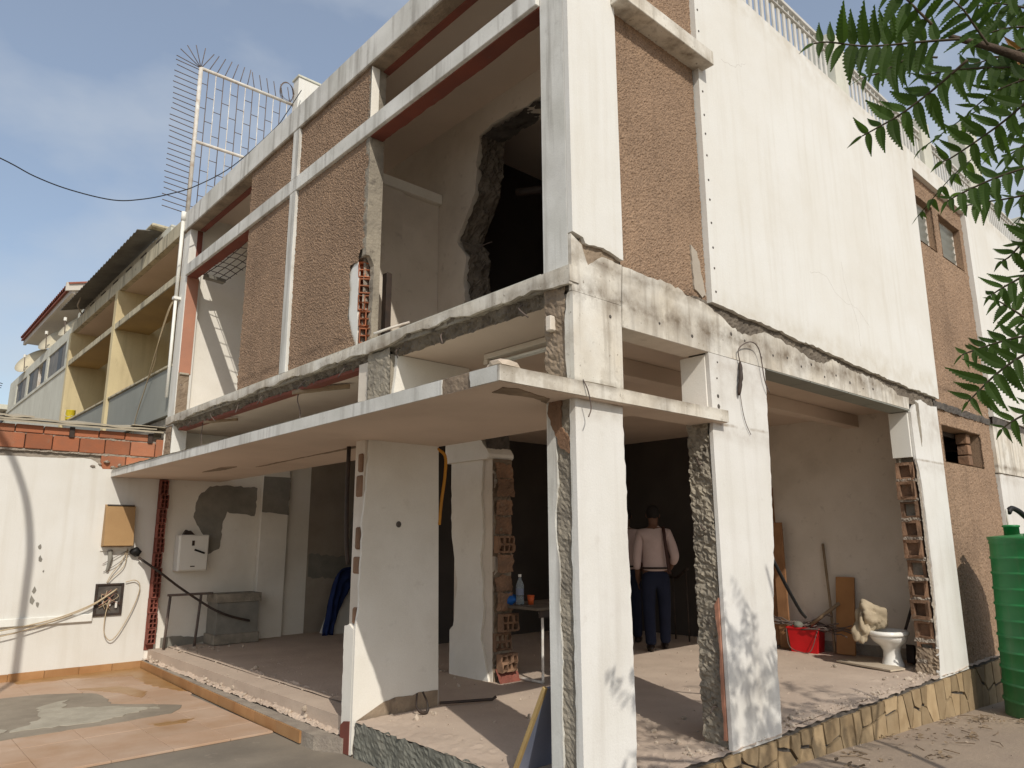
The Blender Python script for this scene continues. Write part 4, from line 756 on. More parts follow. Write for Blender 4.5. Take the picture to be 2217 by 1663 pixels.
tube('handle', curve_pts([(-.09, 0, .20), (-.11, 0, .12), (-.06, -.07, .06), (.02, -.09, .09)]), .005, 'metal_white', bt, 6, world=False)
rc = [(-0.07, 7.88, 4.88), (-0.10, 8.0, 4.72), (-0.10, 8.45, 4.2), (-0.06, 8.9, 3.8), (-0.03, 9.4, 3.35), (0, 9.6, 3.1)]
props(obj('rope', tube_bm(bmesh.new(), curve_pts(rc), .008, 6), 'beige_cable', None, True), 'pale rope hanging down across the grey balcony parapet', 'rope')
props(obj('rope', tube_bm(bmesh.new(), curve_pts([(-0.07, 7.89, 4.90), (-0.10, 8.03, 4.75), (-0.10, 8.35, 4.35), (-0.06, 8.6, 4.05), (-0.06, 8.9, 3.8)]), .007, 6), 'beige_cable', None, True), 'shorter pale rope beside the white downpipe', 'rope')
dp = thing('downpipe', 'slim white plastic downpipe on the far left edge of the white house', 'pipe', (-0.06, 7.86, 3.4)); tube('pipe', [(-.06, 7.86, 3.42), (-.06, 7.86, 4.9)], .022, 'pipe_plastic', dp, 12); tube('pipe', [(-.06, 7.86, 4.86), (-.06, 7.86, 6.22)], .026, 'pipe_plastic', dp, 12)
tube('coupling', [(-.06, 7.86, 6.12), (-.06, 7.86, 6.26)], .036, 'pipe_plastic', dp, 12); box('clip', -.1, 0.0, 7.82, 7.90, 4.88, 4.92, 'pipe_plastic', dp, bev=0)
# spiked grille on the roof
SG = thing('security_grille', 'rusty white steel grille with a fan of spikes standing on the roof corner', 'grille', (0, 7.9, 6.25))
tube('frame_post', [(0, 7.9, 6.2), (0, 7.9, 8.75)], .032, 'metal_white', SG, 10)
tube('top_bar', [(0, 7.9, 8.75), (1.56, 7.9, 8.77)], .028, 'metal_white', SG, 10); tube('middle_bar', [(0, 7.9, 7.48), (1.5, 7.9, 7.5)], .026, 'metal_white', SG, 10); tube('bottom_bar', [(0, 7.9, 6.32), (1.5, 7.9, 6.32)], .02, 'metal_white', SG, 8)
for k in range(1, 13):
    x = k * 0.12; tube('bar', [(x, 7.9, 6.25), (x, 7.9, 8.74)], .007, 'rusty_rod' if k % 2 else 'metal_white', SG, 6)
for k in range(12):
    for j in range(6):
        z = 6.4 + j * .42 + .21 * (k % 2)
        if abs(z - 7.48) < .06 or z > 8.7: continue
        tube('link', [(k * .12, 7.9, z), (k * .12 + .12, 7.9, z)], .006, 'rusty_rod', SG, 5)
for k in range(27):
    z = 6.27 + k * 0.094; tube('spike', [(0, 7.9, z), (-0.375 + rnd.uniform(-.012, .012), 7.9 + rnd.uniform(-.02, .02), z + .02)], .007, 'rusty_rod', SG, 5)
for k in range(6):
    a = R(172 - k * 22); tube('spike', [(0, 7.9, 8.75), (.38 * math.cos(a), 7.9, 8.75 + .38 * math.sin(a))], .007, 'rusty_rod', SG, 5)
for k in range(12):
    x = .12 + k * .125; tl = .14 - .02 * k if k < 6 else -.06; tube('spike', [(x, 7.9, 8.76), (x + tl, 7.9, 9.06 + .03 * (k < 6))], .007, 'rusty_rod', SG, 5)
for k in range(3): tube('wire_coil', curve_pts([(1.42 + .12 * math.cos(t), 7.86 + .02 * k, 8.95 + (.16 + .02 * k) * math.sin(t)) for t in [i * .7 for i in range(10)]], 3), .005, 'rusty_rod', SG, 5)
# overhead cable
props(obj('overhead_cable', tube_bm(bmesh.new(), curve_pts([(-6.5, 7, 7.2), (-4.6, 7, 6.45), (-3.3, 7, 6.08), (-2.44, 7, 5.91), (-2.07, 7, 5.80), (-1.68, 7, 5.75), (-1.2, 7, 5.77), (-.86, 7, 5.89), (-.52, 7, 6.08), (-.18, 7, 6.32), (.31, 7, 6.81), (.88, 7, 7.63), (1.14, 7.2, 8.1), (1.55, 7.6, 8.9)]), .0075, 6), 'black_rubber', None, True), 'dark cable sagging across the sky to the roof pillar', 'cable')
for k, (a, b) in enumerate((((-9, 21, 9.0), (-.1, 24.5, 6.3)), ((-9, 22, 8.4), (-.1, 24.6, 6.25)), ((-9, 23, 7.5), (-.1, 24.7, 6.2)))):
    a, b = Vector(a), Vector(b); props(obj('overhead_cable', tube_bm(bmesh.new(), [a.lerp(b, i / 10) - Vector((0, 0, .35 * math.sin(math.pi * i / 10))) for i in range(11)], .012, 5), 'black_rubber', None, True), ('highest', 'middle', 'lowest')[k] + ' of the three thin wires at the far left edge above the end house', 'cable', 'wires at the far left')

# ================================================================== THINGS ON THE LEFT WALL
t = thing('plywood_cover', 'plywood box cover fixed on the white wall under the canopy end', 'cover', (-0.48, 8.0, 1.36))
bm = bmesh.new(); prism_bm(bm, [(8.0, 1.345), (7.86, 1.36), (7.925, 1.87), (8.0, 1.90)], 'x', -0.66, -0.30); obj('lid', bm, 'plywood', t)
box('frame', -0.665, -0.295, 7.985, 8.0, 1.29, 1.34, 'enamel', t, bev=.002); box('dark_gap', -0.64, -0.31, 7.93, 7.99, 1.885, 1.90, 'dark_mortar', t, bev=0)
props(obj('conduit_tail', tube_bm(bmesh.new(), curve_pts([(-.55, 7.98, 1.3), (-.54, 7.96, 1.2), (-.55, 7.965, 1.1), (-.56, 7.975, 1.03)]), [.03, .035, .03, .028, .03, .03, .03, .028, .026, .024, .022, .02, .02, .02, .02, .02, .02, .02, .015][:19], 8), 'cement', None, True), 'frayed grey cable tail hanging below the plywood cover', 'cable')
t = thing('junction_box', 'open dark recessed fuse box with loose wiring in the white wall', 'fuse box', (-0.5, 8.0, 0.47))
for (a, b, c, d) in ((-.67, -.64, .46, .87), (-.36, -.33, .46, .87), (-.64, -.36, .46, .49), (-.64, -.36, .845, .87)): box('frame', a, b, 7.975, 8.0, c, d, 'dark_iron', t, bev=.003)
box('back_plate', -.64, -.36, 7.992, 7.999, .49, .845, 'dark_mortar', t, bev=0)
for k in range(7): box('fuse_holder', -.62 + .04 * k, -.595 + .04 * k, 7.965, 7.992, .58 + .03 * math.sin(k * 2.1), .66 + .04 * math.cos(k * 1.7), 'enamel' if k % 2 else 'dark_iron', t, bev=.004)
rr = random.Random(5)
for k in range(9): tube('wire', curve_pts([(-.62 + rr.random() * .24, 7.97, .52 + rr.random() * .1), (-.6 + rr.random() * .2, 7.95, .62 + rr.random() * .1), (-.6 + rr.random() * .22, 7.97, .72 + rr.random() * .1)], 4), .004, ('rusty_rod', 'beige_cable', 'salmon_paint')[k % 3], t, 5)
t = thing('cable_trunking', 'white plastic trunking running along the white wall towards the fuse box', 'trunking', (-2, 7.98, .4)); box('channel', -5.2, -.675, 7.965, 8.0, .40, .50, 'pipe_plastic', t, bev=.006); box('lid', -5.2, -.68, 7.96, 7.966, .41, .49, 'pipe_plastic', t, bev=0)
for k, (lab, pts, m, r_) in enumerate((
    ('beige cable sweeping left from the fuse box across the trunking', [(-.42, 7.95, .8), (-.7, 7.93, .62), (-1.1, 7.93, .47), (-1.6, 7.93, .38), (-2.2, 7.94, .32), (-3.2, 7.95, .3)], 'beige_cable', .008),
    ('lower beige cable sweeping left below the trunking', [(-.44, 7.94, .78), (-.75, 7.92, .58), (-1.2, 7.92, .42), (-1.7, 7.92, .30), (-2.4, 7.94, .22), (-3.2, 7.95, .2)], 'beige_cable', .007),
    ('loop of thin cable hanging from the corner of the fuse box', [(-.5, 7.96, .66), (-.53, 7.95, .45), (-.52, 7.95, .25), (-.44, 7.95, .15), (-.34, 7.95, .25), (-.2, 7.95, .55), (-.14, 7.95, .8), (-.2, 7.96, .9), (-.32, 7.97, .88)], 'beige_cable', .006),
    ('pale wire running from the plywood cover down to the fuse box', [(-.33, 7.98, 1.32), (-.4, 7.96, 1.15), (-.5, 7.96, 1.0), (-.55, 7.97, .88)], 'beige_cable', .005),
    ('second pale wire below the plywood cover', [(-.33, 7.98, 1.3), (-.36, 7.96, 1.1), (-.48, 7.96, .96), (-.54, 7.97, .88)], 'beige_cable', .005),
    ('crossing thin wire under the plywood cover lip', [(-.62, 7.98, 1.12), (-.5, 7.96, 1.2), (-.32, 7.98, 1.3)], 'rusty_rod', .004),
    ('wire running left from the black plug to the cable tail', [(-.60, 7.98, 1.02), (-.45, 7.96, 1.12), (-.3, 7.98, 1.25)], 'rusty_rod', .004))):
    props(obj('cable', tube_bm(bmesh.new(), curve_pts(pts, 5), r_, 6), m, None, True), lab, 'cable', 'cables on the white wall')
props(obj('cable_coil', chunk_bm(bmesh.new(), (-.24, 7.95, 1.28), .085, 4, 2), 'black_rubber', None, True), 'black bundled plug end on the white wall right of the plywood cover', 'plug')
props(obj('cable', tube_bm(bmesh.new(), curve_pts([(-.2, 7.93, 1.2), (.05, 7.8, 1.0), (.3, 7.75, .8), (.6, 7.66, .58), (.78, 7.56, .46), (1.0, 7.55, .37), (1.25, 7.57, .30)], 6), .016, 8), 'dark_iron', None, True), 'thick dark cable drooping from the black plug to the grey cement tank', 'cable')
rr = random.Random(9); bm = bmesh.new()
for (x, z, r_) in ((-1.35, 1.35, .04), (-1.33, 1.2, .045), (-1.35, .82, .05), (-1.37, .70, .06), (-1.3, .65, .045), (-1.68, .12, .05), (-1.28, 1.05, .02), (-1.9, .2, .04)):
    o_ = [(x + r_ * rr.uniform(.4, 1.1) * math.cos(a) * .6, z + r_ * rr.uniform(.5, 1.2) * math.sin(a)) for a in [i * .9 for i in range(7)]]; prism_bm(bm, o_, 'y', 7.9975, 8.004)
obj('flaked_paint', bm, 'cement', BW)
# meter box in the left bay
t = thing('electric_box', 'white enamel switch box with a small black handle on the wall of the left bay', 'switch box', (0.48, 7.95, 1.0))
box('case', 0.27, 0.68, 7.80, 7.998, 1.0, 1.50, 'enamel', t, .012); box('door', 0.285, 0.665, 7.788, 7.802, 1.02, 1.485, 'enamel', t, .004); box('window', 0.44, 0.475, 7.782, 7.79, 1.35, 1.42, 'dark_iron', t, 0)
bm = bmesh.new(); bx(bm, -.075, .075, -.02, 0, -.012, .012, .003); bmesh.ops.rotate(bm, verts=bm.verts, matrix=Matrix.Rotation(R(20), 3, 'Y')); bmesh.ops.translate(bm, verts=bm.verts, vec=(.55, 7.786, 1.27)); obj('handle', bm, 'black_rubber', t); box('nameplate', .44, .50, 7.784, 7.79, 1.06, 1.075, 'dark_iron', t, 0)
prism('cable_entry', [(.36, 1.5), (.52, 1.5), (.46, 1.56, 1), (.40, 1.57)], 'y', 7.93, 7.998, 'dark_iron', t)
# metal stand and cement tank
t = thing('metal_stand', 'thin rusty steel trestle standing in front of the grey cement tank', 'stand', (0.45, 7.72, 0))
tube('leg', [(.17, 7.75, 0), (.2, 7.75, .69)], .018, 'rusty_rod', t, 6); tube('leg', [(.56, 7.72, 0), (.60, 7.72, .68)], .018, 'rusty_rod', t, 6); box('top_bar', .16, .76, 7.70, 7.76, .68, .71, 'rusty_rod', t, .003)
t = thing('cement_tank', 'square grey cement water tank with a thick rim in the left bay', 'tank', (1.12, 7.85, 0))
bm = bmesh.new()
def tank_ring(bm, x0, x1, y0, y1, z0, z1, th):
    bx(bm, x0, x1, y0, y0 + th, z0, z1); bx(bm, x0, x1, y1 - th, y1, z0, z1); bx(bm, x0, x0 + th, y0 + th, y1 - th, z0, z1); bx(bm, x1 - th, x1, y0 + th, y1 - th, z0, z1)
tank_ring(bm, .80, 1.40, 7.62, 7.99, 0.14, .56, .06); obj('wall', bm, 'cement', t); bm = bmesh.new(); tank_ring(bm, .78, 1.42, 7.60, 7.99, .565, .68, .075); obj('rim', bm, 'concrete', t)
box('base', .77, 1.42, 7.60, 7.99, 0.0, .138, 'concrete', t, .01); box('water', .865, 1.335, 7.69, 7.93, .50, .52, 'dark_glass', t, 0)
t = thing('cloth_heap', 'dark blue cloth draped over a white block at the back of the left bay', 'cloth', (2.7, 7.8, 0))
bm = bmesh.new(); prism_bm(bm, [(2.5, 0), (3.2, 0), (2.95, .75), (2.78, .75)], 'y', 7.55, 7.85); obj('white_block', bm, 'enamel', t)
A_ = curve_pts([(2.38, 0, .0), (2.44, 0, .30), (2.50, 0, .62), (2.58, 0, .90), (2.74, 0, 1.0), (2.95, 0, .97), (3.3, 0, .95)], 5); B_ = curve_pts([(2.56, 0, .0), (2.60, 0, .22), (2.66, 0, .42), (2.74, 0, .60), (2.84, 0, .68), (3.0, 0, .55), (3.3, 0, .35)], 5); bm = bmesh.new(); rows = []
for i in range(len(A_)):
    rows.append([bm.verts.new(A_[i].lerp(B_[i], q / 8) + Vector((0, 7.50 + .035 * math.sin(q * 1.7 + i * .25) + .03 * noise.noise(Vector((i * .3, q * .5, 0))), 0))) for q in range(9)])
for i in range(len(A_) - 1):
    for q in range(8): bm.faces.new((rows[i][q], rows[i][q + 1], rows[i + 1][q + 1], rows[i + 1][q]))
r_ = bmesh.ops.extrude_face_region(bm, geom=bm.faces[:]); bmesh.ops.translate(bm, verts=[v for v in r_['geom'] if isinstance(v, bmesh.types.BMVert)], vec=(0, .04, 0)); obj('drape', bm, 'blue_cloth', t, True)
# table with bottle, bag, cup
t = thing('table', 'dark work table with bent tube legs behind the broken inner pier', 'table', (2.6, 2.75, 0))
box('top', 2.02, 3.3, 2.45, 3.15, .715, .745, 'dark_concrete', t, .006)
for (x, y) in ((2.15, 2.52), (3.2, 2.52), (2.15, 3.08), (3.2, 3.08)): tube('leg', curve_pts([(x - .04 if x < 2.5 else x + .04, y, .69), (x, y, .65), (x, y, .3), (x, y, .02)]), .014, 'metal_white', t, 8)
tube('foot', [(2.15, 2.52, .02), (2.15, 3.08, .02)], .014, 'metal_white', t, 8); box('apron', 2.1, 3.25, 2.5, 2.52, .64, .713, 'dark_iron', t, 0)
t = thing('water_bottle', 'clear plastic water bottle standing on the dark table', 'bottle', (2.14, 2.84, .745)); bm = bmesh.new(); lathe_bm(bm, [(.03, 0), (.042, .008), (.042, .07), (.039, .08), (.042, .09), (.042, .19), (.036, .22), (.016, .265), (.015, .285)], (0, 0, 0), 16); obj('body', bm, 'clear_plastic', t, True, world=False)
bm = bmesh.new(); lathe_bm(bm, [(.018, .285), (.018, .31)], (0, 0, 0), 12); obj('cap', bm, 'enamel', t, world=False); bm = bmesh.new(); lathe_bm(bm, [(.0428, .10), (.0428, .165)], (0, 0, 0), 16, cap=False); obj('label_band', bm, 'blue_board', t, True, world=False)
props(obj('plastic_bag', chunk_bm(chunk_bm(bmesh.new(), (2.09, 2.95, .80), .10, 3, 2), (2.04, 2.99, .79), .07, 8, 2), 'blue_plastic', None, True), 'crumpled blue plastic bag on the dark table beside the bottle', 'bag')
t = thing('cup', 'orange drinking cup on the dark table right of the bottle', 'cup', (2.24, 2.78, .745)); bm = bmesh.new(); lathe_bm(bm, [(.028, 0), (.038, .09), (.034, .09), (.026, .006)], (0, 0, 0), 16); obj('body', bm, 'orange_plastic', t, True, world=False)
bm = bmesh.new(); lathe_bm(bm, [(.039, .085), (.041, .09), (.039, .095)], (0, 0, 0), 16, cap=False); obj('rim', bm, 'orange_plastic', t, True, world=False)
# bay one
t = thing('leaning_board', 'blue-grey board with a yellow wooden edge leaning on the corner column', 'board', (0.2, 0.5, 0))
def tilt_bm(bm, x0, x1, th, h, a, base): bx(bm, x0, x1, -th / 2, th / 2, 0, h, .002); bmesh.ops.rotate(bm, verts=bm.verts, matrix=Matrix.Rotation(R(a), 3, 'X')); bmesh.ops.translate(bm, verts=bm.verts, vec=base); return bm
obj('panel', tilt_bm(bmesh.new(), 0.02, .50, .022, .60, 28, (0.03, .62, .01)), 'blue_board', t); obj('edge_strip', tilt_bm(bmesh.new(), -.005, .022, .024, .605, 28, (0.03, .62, .01)), 'yellow_edge', t)
props(obj('iron_bracket', tube_bm(bmesh.new(), curve_pts([(.50, 2.33, .17), (.49, 2.32, .07), (.53, 2.30, .02), (.585, 2.30, .02), (.60, 2.32, .08), (.565, 2.34, .17)], 5), [.008] * 8 + [.014] * 10 + [.008] * 8, 7), 'dark_iron', None, True), 'black bent strap standing upright on the floor at the foot of the pier', 'strap')
props(obj('iron_rod', tube_bm(bmesh.new(), [(.82, 2.44, .03), (1.05, 2.36, .025), (1.28, 2.28, .02), (1.30, 2.25, .045)], .013, 7), 'dark_iron', None, True), 'dark iron rod lying on the floor beside the pier', 'rod')
props(obj('hanging_pipe', tube_bm(bmesh.new(), curve_pts([(.16, 3.02, 2.27), (.16, 3.02, 1.8), (.17, 3.01, 1.4), (.19, 3.0, 1.2)]), .02, 8), 'dark_iron', None, True), 'dark pipe hanging from the soffit left of the pier', 'pipe')
props(obj('hanging_strap', tube_bm(bmesh.new(), curve_pts([(.79, 2.5, 2.25), (.87, 2.48, 2.18), (.87, 2.48, 2.0), (.84, 2.49, 1.75), (.82, 2.49, 1.55)]), .015, 7), 'orange_strap', None, True), 'orange cable hanging at the top right edge of the pier', 'cable')
props(obj('rubble_chunk', chunk_bm(bmesh.new(), (-.30, .33, 2.455), .095, 6, 2), 'rubble', None), 'pale lump of rubble lying on the canopy near its corner', 'rubble')
t = thing('light_fitting', 'old fluorescent light fitting under the ceiling above the canopy', 'light', (.66, .9, 2.9)); box('housing', .60, .70, .35, 1.6, 2.905, 2.95, 'inner_plaster', t); tube('tube', [(.63, .38, 2.865), (.63, 1.55, 2.865)], .013, 'enamel', t, 8); tube('tube', [(.67, .38, 2.865), (.67, 1.55, 2.865)], .013, 'enamel', t, 8); box('end_cap', .60, .70, 1.55, 1.6, 2.86, 2.90, 'inner_plaster', t, 0)
t = thing('ceiling_trunking', 'dark cable trunking crossing the ceiling seen through the side transom', 'trunking', (1.5, 1.2, 2.8)); tube('conduit', [(.9, 1.6, 2.77), (2.6, 1.6, 2.77)], .02, 'dark_iron', t, 8); box('clip', 1.6, 1.7, 1.55, 1.65, 2.76, 2.80, 'dark_iron', t, 0)
t = thing('reinforcing_mesh', 'bent rusty wire mesh hanging behind the mid rail of the far bay', 'wire mesh', (.4, 6.8, 5.2))
for k in range(7):
    a = 6.1 + k * .22; tube('wire', curve_pts([(.14, a, 5.2), (.30, a - .02, 5.20 - .02 * (k % 2)), (.48, a + .02, 5.16)]), .006, 'dark_iron', t, 5)
for k in range(4): tube('wire', curve_pts([(.16 + .1 * k, 5.9, 5.21 - .01 * k), (.18 + .1 * k, 6.7, 5.19), (.17 + .1 * k, 7.45, 5.2 - .01 * k)]), .006, 'dark_iron', t, 5)
prism('concrete_lump', [(.16, 7.30, 1), (.46, 7.36, 1), (.46, 7.48, 1), (.16, 7.44, 1)], 'z', 5.13, 5.18, 'cement', t)
props(obj('dark_post', bx(bmesh.new(), .31, .37, 2.70, 2.78, 3.11, 3.93, .004), 'dark_iron', None), 'dark post standing on the upper floor just behind the broken panel edge', 'post')
props(obj('steel_pipe', tube_bm(bmesh.new(), [(.02, 2.42, 3.2), (.16, 2.35, 3.27), (.3, 2.28, 3.33)], .012, 8), 'metal_white', None, True), 'short pale pipe end sticking out on the upper floor ledge', 'pipe')
props(obj('wood_beam', tube_bm(bmesh.new(), curve_pts([(2.05, 2.75, 5.35), (2.3, 2.2, 5.3), (2.6, 1.4, 5.2)]), .05, 8), 'dark_iron', None, True), 'dark pole slanting across the dark upper room', 'pole')
props(obj('plank', bx(bmesh.new(), .3, .95, 2.3, 2.68, 3.112, 3.18, .004), 'raw_wood', None), 'dark plank lying on the upper floor behind the ledge', 'plank')
props(obj('loose_wire', tube_bm(bmesh.new(), curve_pts([(1.92, -.02, 2.78), (1.90, -.03, 2.9), (2.05, -.05, 2.98), (2.2, -.04, 2.94), (2.27, -.03, 2.7), (2.33, -.03, 2.6)], 6), .005, 6), 'rusty_rod', None, True), 'thin bent wire sticking out of the column beside the wide opening', 'wire')
props(obj('frayed_cable', tube_bm(bmesh.new(), curve_pts([(1.93, -.015, 2.80), (1.90, -.03, 2.68), (1.87, -.02, 2.52)]), [.008, .012, .016, .018, .016, .018, .02, .022, .016, .02, .018, .016, .012][:13], 6), 'dark_iron', None, True), 'dark frayed cable end hanging on the column beside the wide opening', 'cable')
props(obj('loose_wire', tube_bm(bmesh.new(), curve_pts([(1.9, -.012, 2.55), (1.92, -.014, 2.4), (1.96, -.012, 2.3), (2.02, -.012, 2.22)]), .003, 5), 'rusty_rod', None, True), 'hair-thin wire trailing down the column face', 'wire')
props(obj('loose_wire', tube_bm(bmesh.new(), curve_pts([(0.0, -.07, 2.37), (.02, -.09, 2.3), (.05, -.085, 2.2), (.03, -.08, 2.14)]), .004, 5), 'rusty_rod', None, True), 'thin wire looped over the side edge of the canopy', 'wire')

# ================================================================== WIDE OPENING
t = thing('toilet', 'white ceramic toilet pedestal standing alone by the broken brick pier', 'toilet', (5.72, 0.56, 0))
bm = bmesh.new(); prof = [(.115, 0), (.125, .01), (.115, .03), (.092, .10), (.088, .17), (.11, .225), (.165, .27), (.185, .31), (.19, .345)]
lathe_bm(bm, prof, (0, 0, 0), 28, 1.05, 1.0)
for v in bm.verts:
    k = max(0, (v.co.z - .18) / .18); v.co.x = v.co.x * (1 + .22 * k) - .05 * k
obj('pedestal', bm, 'ceramic', t, True, world=False)
bm = bmesh.new(); lathe_bm(bm, [(.175, .345), (.205, .345), (.213, .36), (.21, .385), (.195, .395), (.15, .39), (.13, .36), (.10, .27)], (-.05, 0, 0), 28, 1.22, 1.0, cap=False); obj('rim', bm, 'ceramic', t, True, world=False)
# burlap sack on the toilet
bm = bmesh.new(); bmesh.ops.create_icosphere(bm, subdivisions=4, radius=1)
for v in bm.verts:
    p = v.co.copy(); q = Vector((p.x * .19, p.y * .14, p.z * .155 * (1 - .25 * p.x)))
    q += p.normalized() * (.09 * noise.noise(p * 1.15 + Vector((2, 1, 0))) - .03 * (1 - abs(noise.noise(Vector((p.x * 1.8 + p.z * 1.5, p.y * 1.8 - p.x, p.z * 1.4))) * 2.2)) ** 3)
    v.co = q + Vector((5.60, .68, .53 + .04 * max(0, -p.x)))
o = obj('sack', bm, 'burlap', None, True); props(o, 'crumpled beige burlap sack slumped over the toilet', 'sack')
bm = bmesh.new(); bmesh.ops.create_icosphere(bm, subdivisions=4, radius=1)
for v in bm.verts:
    p = v.co.copy(); q = Vector((p.x * .075, p.y * .09 * (1 - .3 * p.z), p.z * .20)); q += p.normalized() * (.05 * noise.noise(p * 1.6 + Vector((7, 1, 0))) - .035 * (1 - abs(noise.noise(Vector((p.x * 1.6, p.y * 2.6, p.z * .9 + 4))) * 2.2)) ** 3)
    v.co = q + Vector((5.475 + .06 * p.z, .765, .47))
f_ = obj('sack_flap', bm, 'burlap', o, True)
t = thing('bucket', 'bright red square bucket crammed with twisted rusty bars', 'bucket', (6.08, 1.73, 0), R(4))
bm = bmesh.new(); prism_bm(bm, [(-.13, -.19), (.13, -.19), (.13, .19), (-.13, .19)], 'z', 0, .30)
for v in bm.verts: k = .86 + .14 * v.co.z / .3; v.co.x *= k; v.co.y *= k
obj('body', bm, 'red_plastic', t, world=False); bm = bmesh.new(); tank_ring(bm, -.14, .14, -.20, .20, .285, .305, .015); obj('rim', bm, 'red_plastic', t, world=False)
tube('handle', curve_pts([(-.14, .2, .28), (-.20, .15, .08), (-.22, 0, .02), (-.20, -.12, .04), (-.14, -.2, .28)]), .005, 'rusty_rod', t, 6, world=False)
rr = random.Random(14); bm = bmesh.new()
for k in range(26):
    a = Vector((rr.uniform(-.1, .1), rr.uniform(-.35, .35), .33 + rr.uniform(-.03, .06))); pts = [a]
    dv = Vector((rr.uniform(-.3, .3), rr.choice((-1, 1)), rr.uniform(-.12, .2))).normalized()
    for j in range(4): pts.append(pts[-1] + dv * .085 + Vector((rr.uniform(-.03, .03), rr.uniform(-.02, .02), rr.uniform(-.035, .03))))
    tube_bm(bm, pts, rr.uniform(.006, .012), 5)
props(obj('scrap_bars', bm, 'rusty_rod', None, True), 'tangle of rusty bent bars lying across the red bucket', 'scrap bars'); bpy.data.objects['scrap_bars'].location = (6.06, 1.68, -.02)
props(obj('green_cloth', chunk_bm(bmesh.new(), (5.98, 1.78, .33), .06, 12, 2), 'green_grey_paint', None, True), 'small green scrap among the rusty bars on the bucket', 'cloth')
def lean(name, lab, cat, w, th, h, m, base, top_dx, rz=0):
    t = thing(name, lab, cat, base, rz); bm = bmesh.new(); bx(bm, -th, 0, -w / 2, w / 2, 0, h, .004); bmesh.ops.rotate(bm, verts=bm.verts, matrix=Matrix.Rotation(math.asin(min(.9, top_dx / h)), 3, 'Y')); obj('plank', bm, m, t, world=False); return t
lean('board', 'smooth orange-brown board leaning on the back wall beside the red bucket', 'board', .23, .03, .93, 'board_wood', (6.11, 1.25, .01), .17)
props(obj('broom_stick', tube_bm(bmesh.new(), [(6.12, 1.40, .02), (6.2, 1.44, .6), (6.27, 1.5, 1.34)], .017, 8), 'raw_wood', None, True), 'tall wooden stick leaning upright on the back wall of the wide opening', 'stick')
props(obj('wood_stick', tube_bm(bmesh.new(), [(6.0, 1.62, .34), (6.08, 1.27, .62)], .022, 8), 'raw_wood', None, True), 'short wooden stick slanting over the red bucket', 'stick')
t = thing('broom', 'dark long-handled broom leaning against the broken brick pier', 'broom', (5.85, .35, 0)); tube('handle', [(5.84, .45, .35), (6.26, .30, 1.12)], .016, 'dark_iron', t, 8); bm = bmesh.new(); prism_bm(bm, [(5.95, .02), (6.05, .0), (6.05, .2), (5.98, .22)], 'y', .42, .50); obj('head', bm, 'dark_iron', t)
t = thing('tall_board', 'tall brown wooden board standing just behind the middle column', 'board', (6.1, 2.2, 0), 0); bm = bmesh.new(); bx(bm, 6.13, 6.16, 1.98, 2.13, 0, 1.62, .004); obj('plank', bm, 'frame_wood', t)
props(obj('floor_plank', prism_bm(bmesh.new(), [(5.28, .42), (5.52, .36), (5.98, .98), (5.50, 1.10)], 'z', .012, .03), 'pale_plank', None), 'flat pale plank lying on the floor in front of the toilet', 'plank')
props(obj('black_hose', tube_bm(bmesh.new(), curve_pts([(2.24, .06, 1.36), (2.33, .03, 1.2), (2.52, .04, 1.0), (2.72, .06, .83), (2.82, .07, .77)]), .014, 8), 'black_rubber', None, True), 'stiff black hose poking out from the edge of the middle column', 'hose')
rr = random.Random(21)
ch = obj('rubble_piece', chunk_bm(bmesh.new(), (0, 0, 0), .03, 3), 'rubble', None); cl = [('rubble piece on the dusty floor of the house', 'rubble', 'rubble pieces scattered on the floor')]
spots = [(5.75, .85, 'pale crumb of rubble on the end of the flat plank before the toilet'), (5.2, .98, 'small rubble lump left of the flat plank'), (1.02, 7.2, 'rubble lump on the floor in front of the grey cement tank'), (.4, 7.5, 'rubble lump at the feet of the metal stand'),
 (.2, 7.3, 'rubble lump by the foot of the hollow brick stub'), (2.9, 7.0, 'larger broken piece near the blue cloth heap'), (.1, 5.6, 'rubble lump half way along the broken floor edge'), (.05, 3.4, 'rubble lump on the floor edge nearest the pier'),
 (3.6, .9, 'rubble piece between corner column and middle column shadows'), (3.9, 1.9, 'rubble piece on the sunlit floor before the walking person'), (2.8, .8, 'rubble piece just inside the wide opening beside the middle column'), (1.1, 1.6, 'rubble piece on the sunlit floor between pier and corner column'), (4.8, .3, 'rubble piece on the lip of the wide opening towards the toilet'), (2.6, .15, 'rubble piece on the plinth edge at the foot of the middle column')]
for k, (x, y, lb) in enumerate(spots):
    o = ch if k == 0 else ch.copy()
    if k: COL.objects.link(o)
    o.location = (x, y, .012 if x > .3 else -.05); o.rotation_euler = (rr.random() * 6, rr.random() * 6, rr.random() * 6); s_ = rr.uniform(.5, 1.4); o.scale = (s_, s_, s_ * .7); props(o, lb, *cl[0][1:])
rr = random.Random(33); bm = bmesh.new()
for k in range(1500):
    zone = rr.random()
    if zone < .4: x, y = rr.uniform(.3, 8.6), abs(rr.gauss(0, .09)) ; z = .006
    elif zone < .6: x, y = abs(rr.gauss(0, .12)) - .02, rr.uniform(2.7, 8.0); z = -.12 + .35 * max(0, x)
    elif zone < .93: x, y = rr.uniform(.05, 6.2), rr.uniform(.1, 6); z = .004
    else: x, y = rr.uniform(1.5, 7.5), -abs(rr.gauss(0, .35)) - .03; z = ground_z(x, y) + .006
    s_ = rr.uniform(.004, .014); vv = [bm.verts.new(Vector((x, y, z)) + Vector((rr.uniform(-1, 1), rr.uniform(-1, 1), a)) * s_) for a in (-.4, -.4, .9, -.4)]
    for f in ((0, 1, 2), (0, 2, 3), (1, 3, 2)): bm.faces.new([vv[i] for i in f])
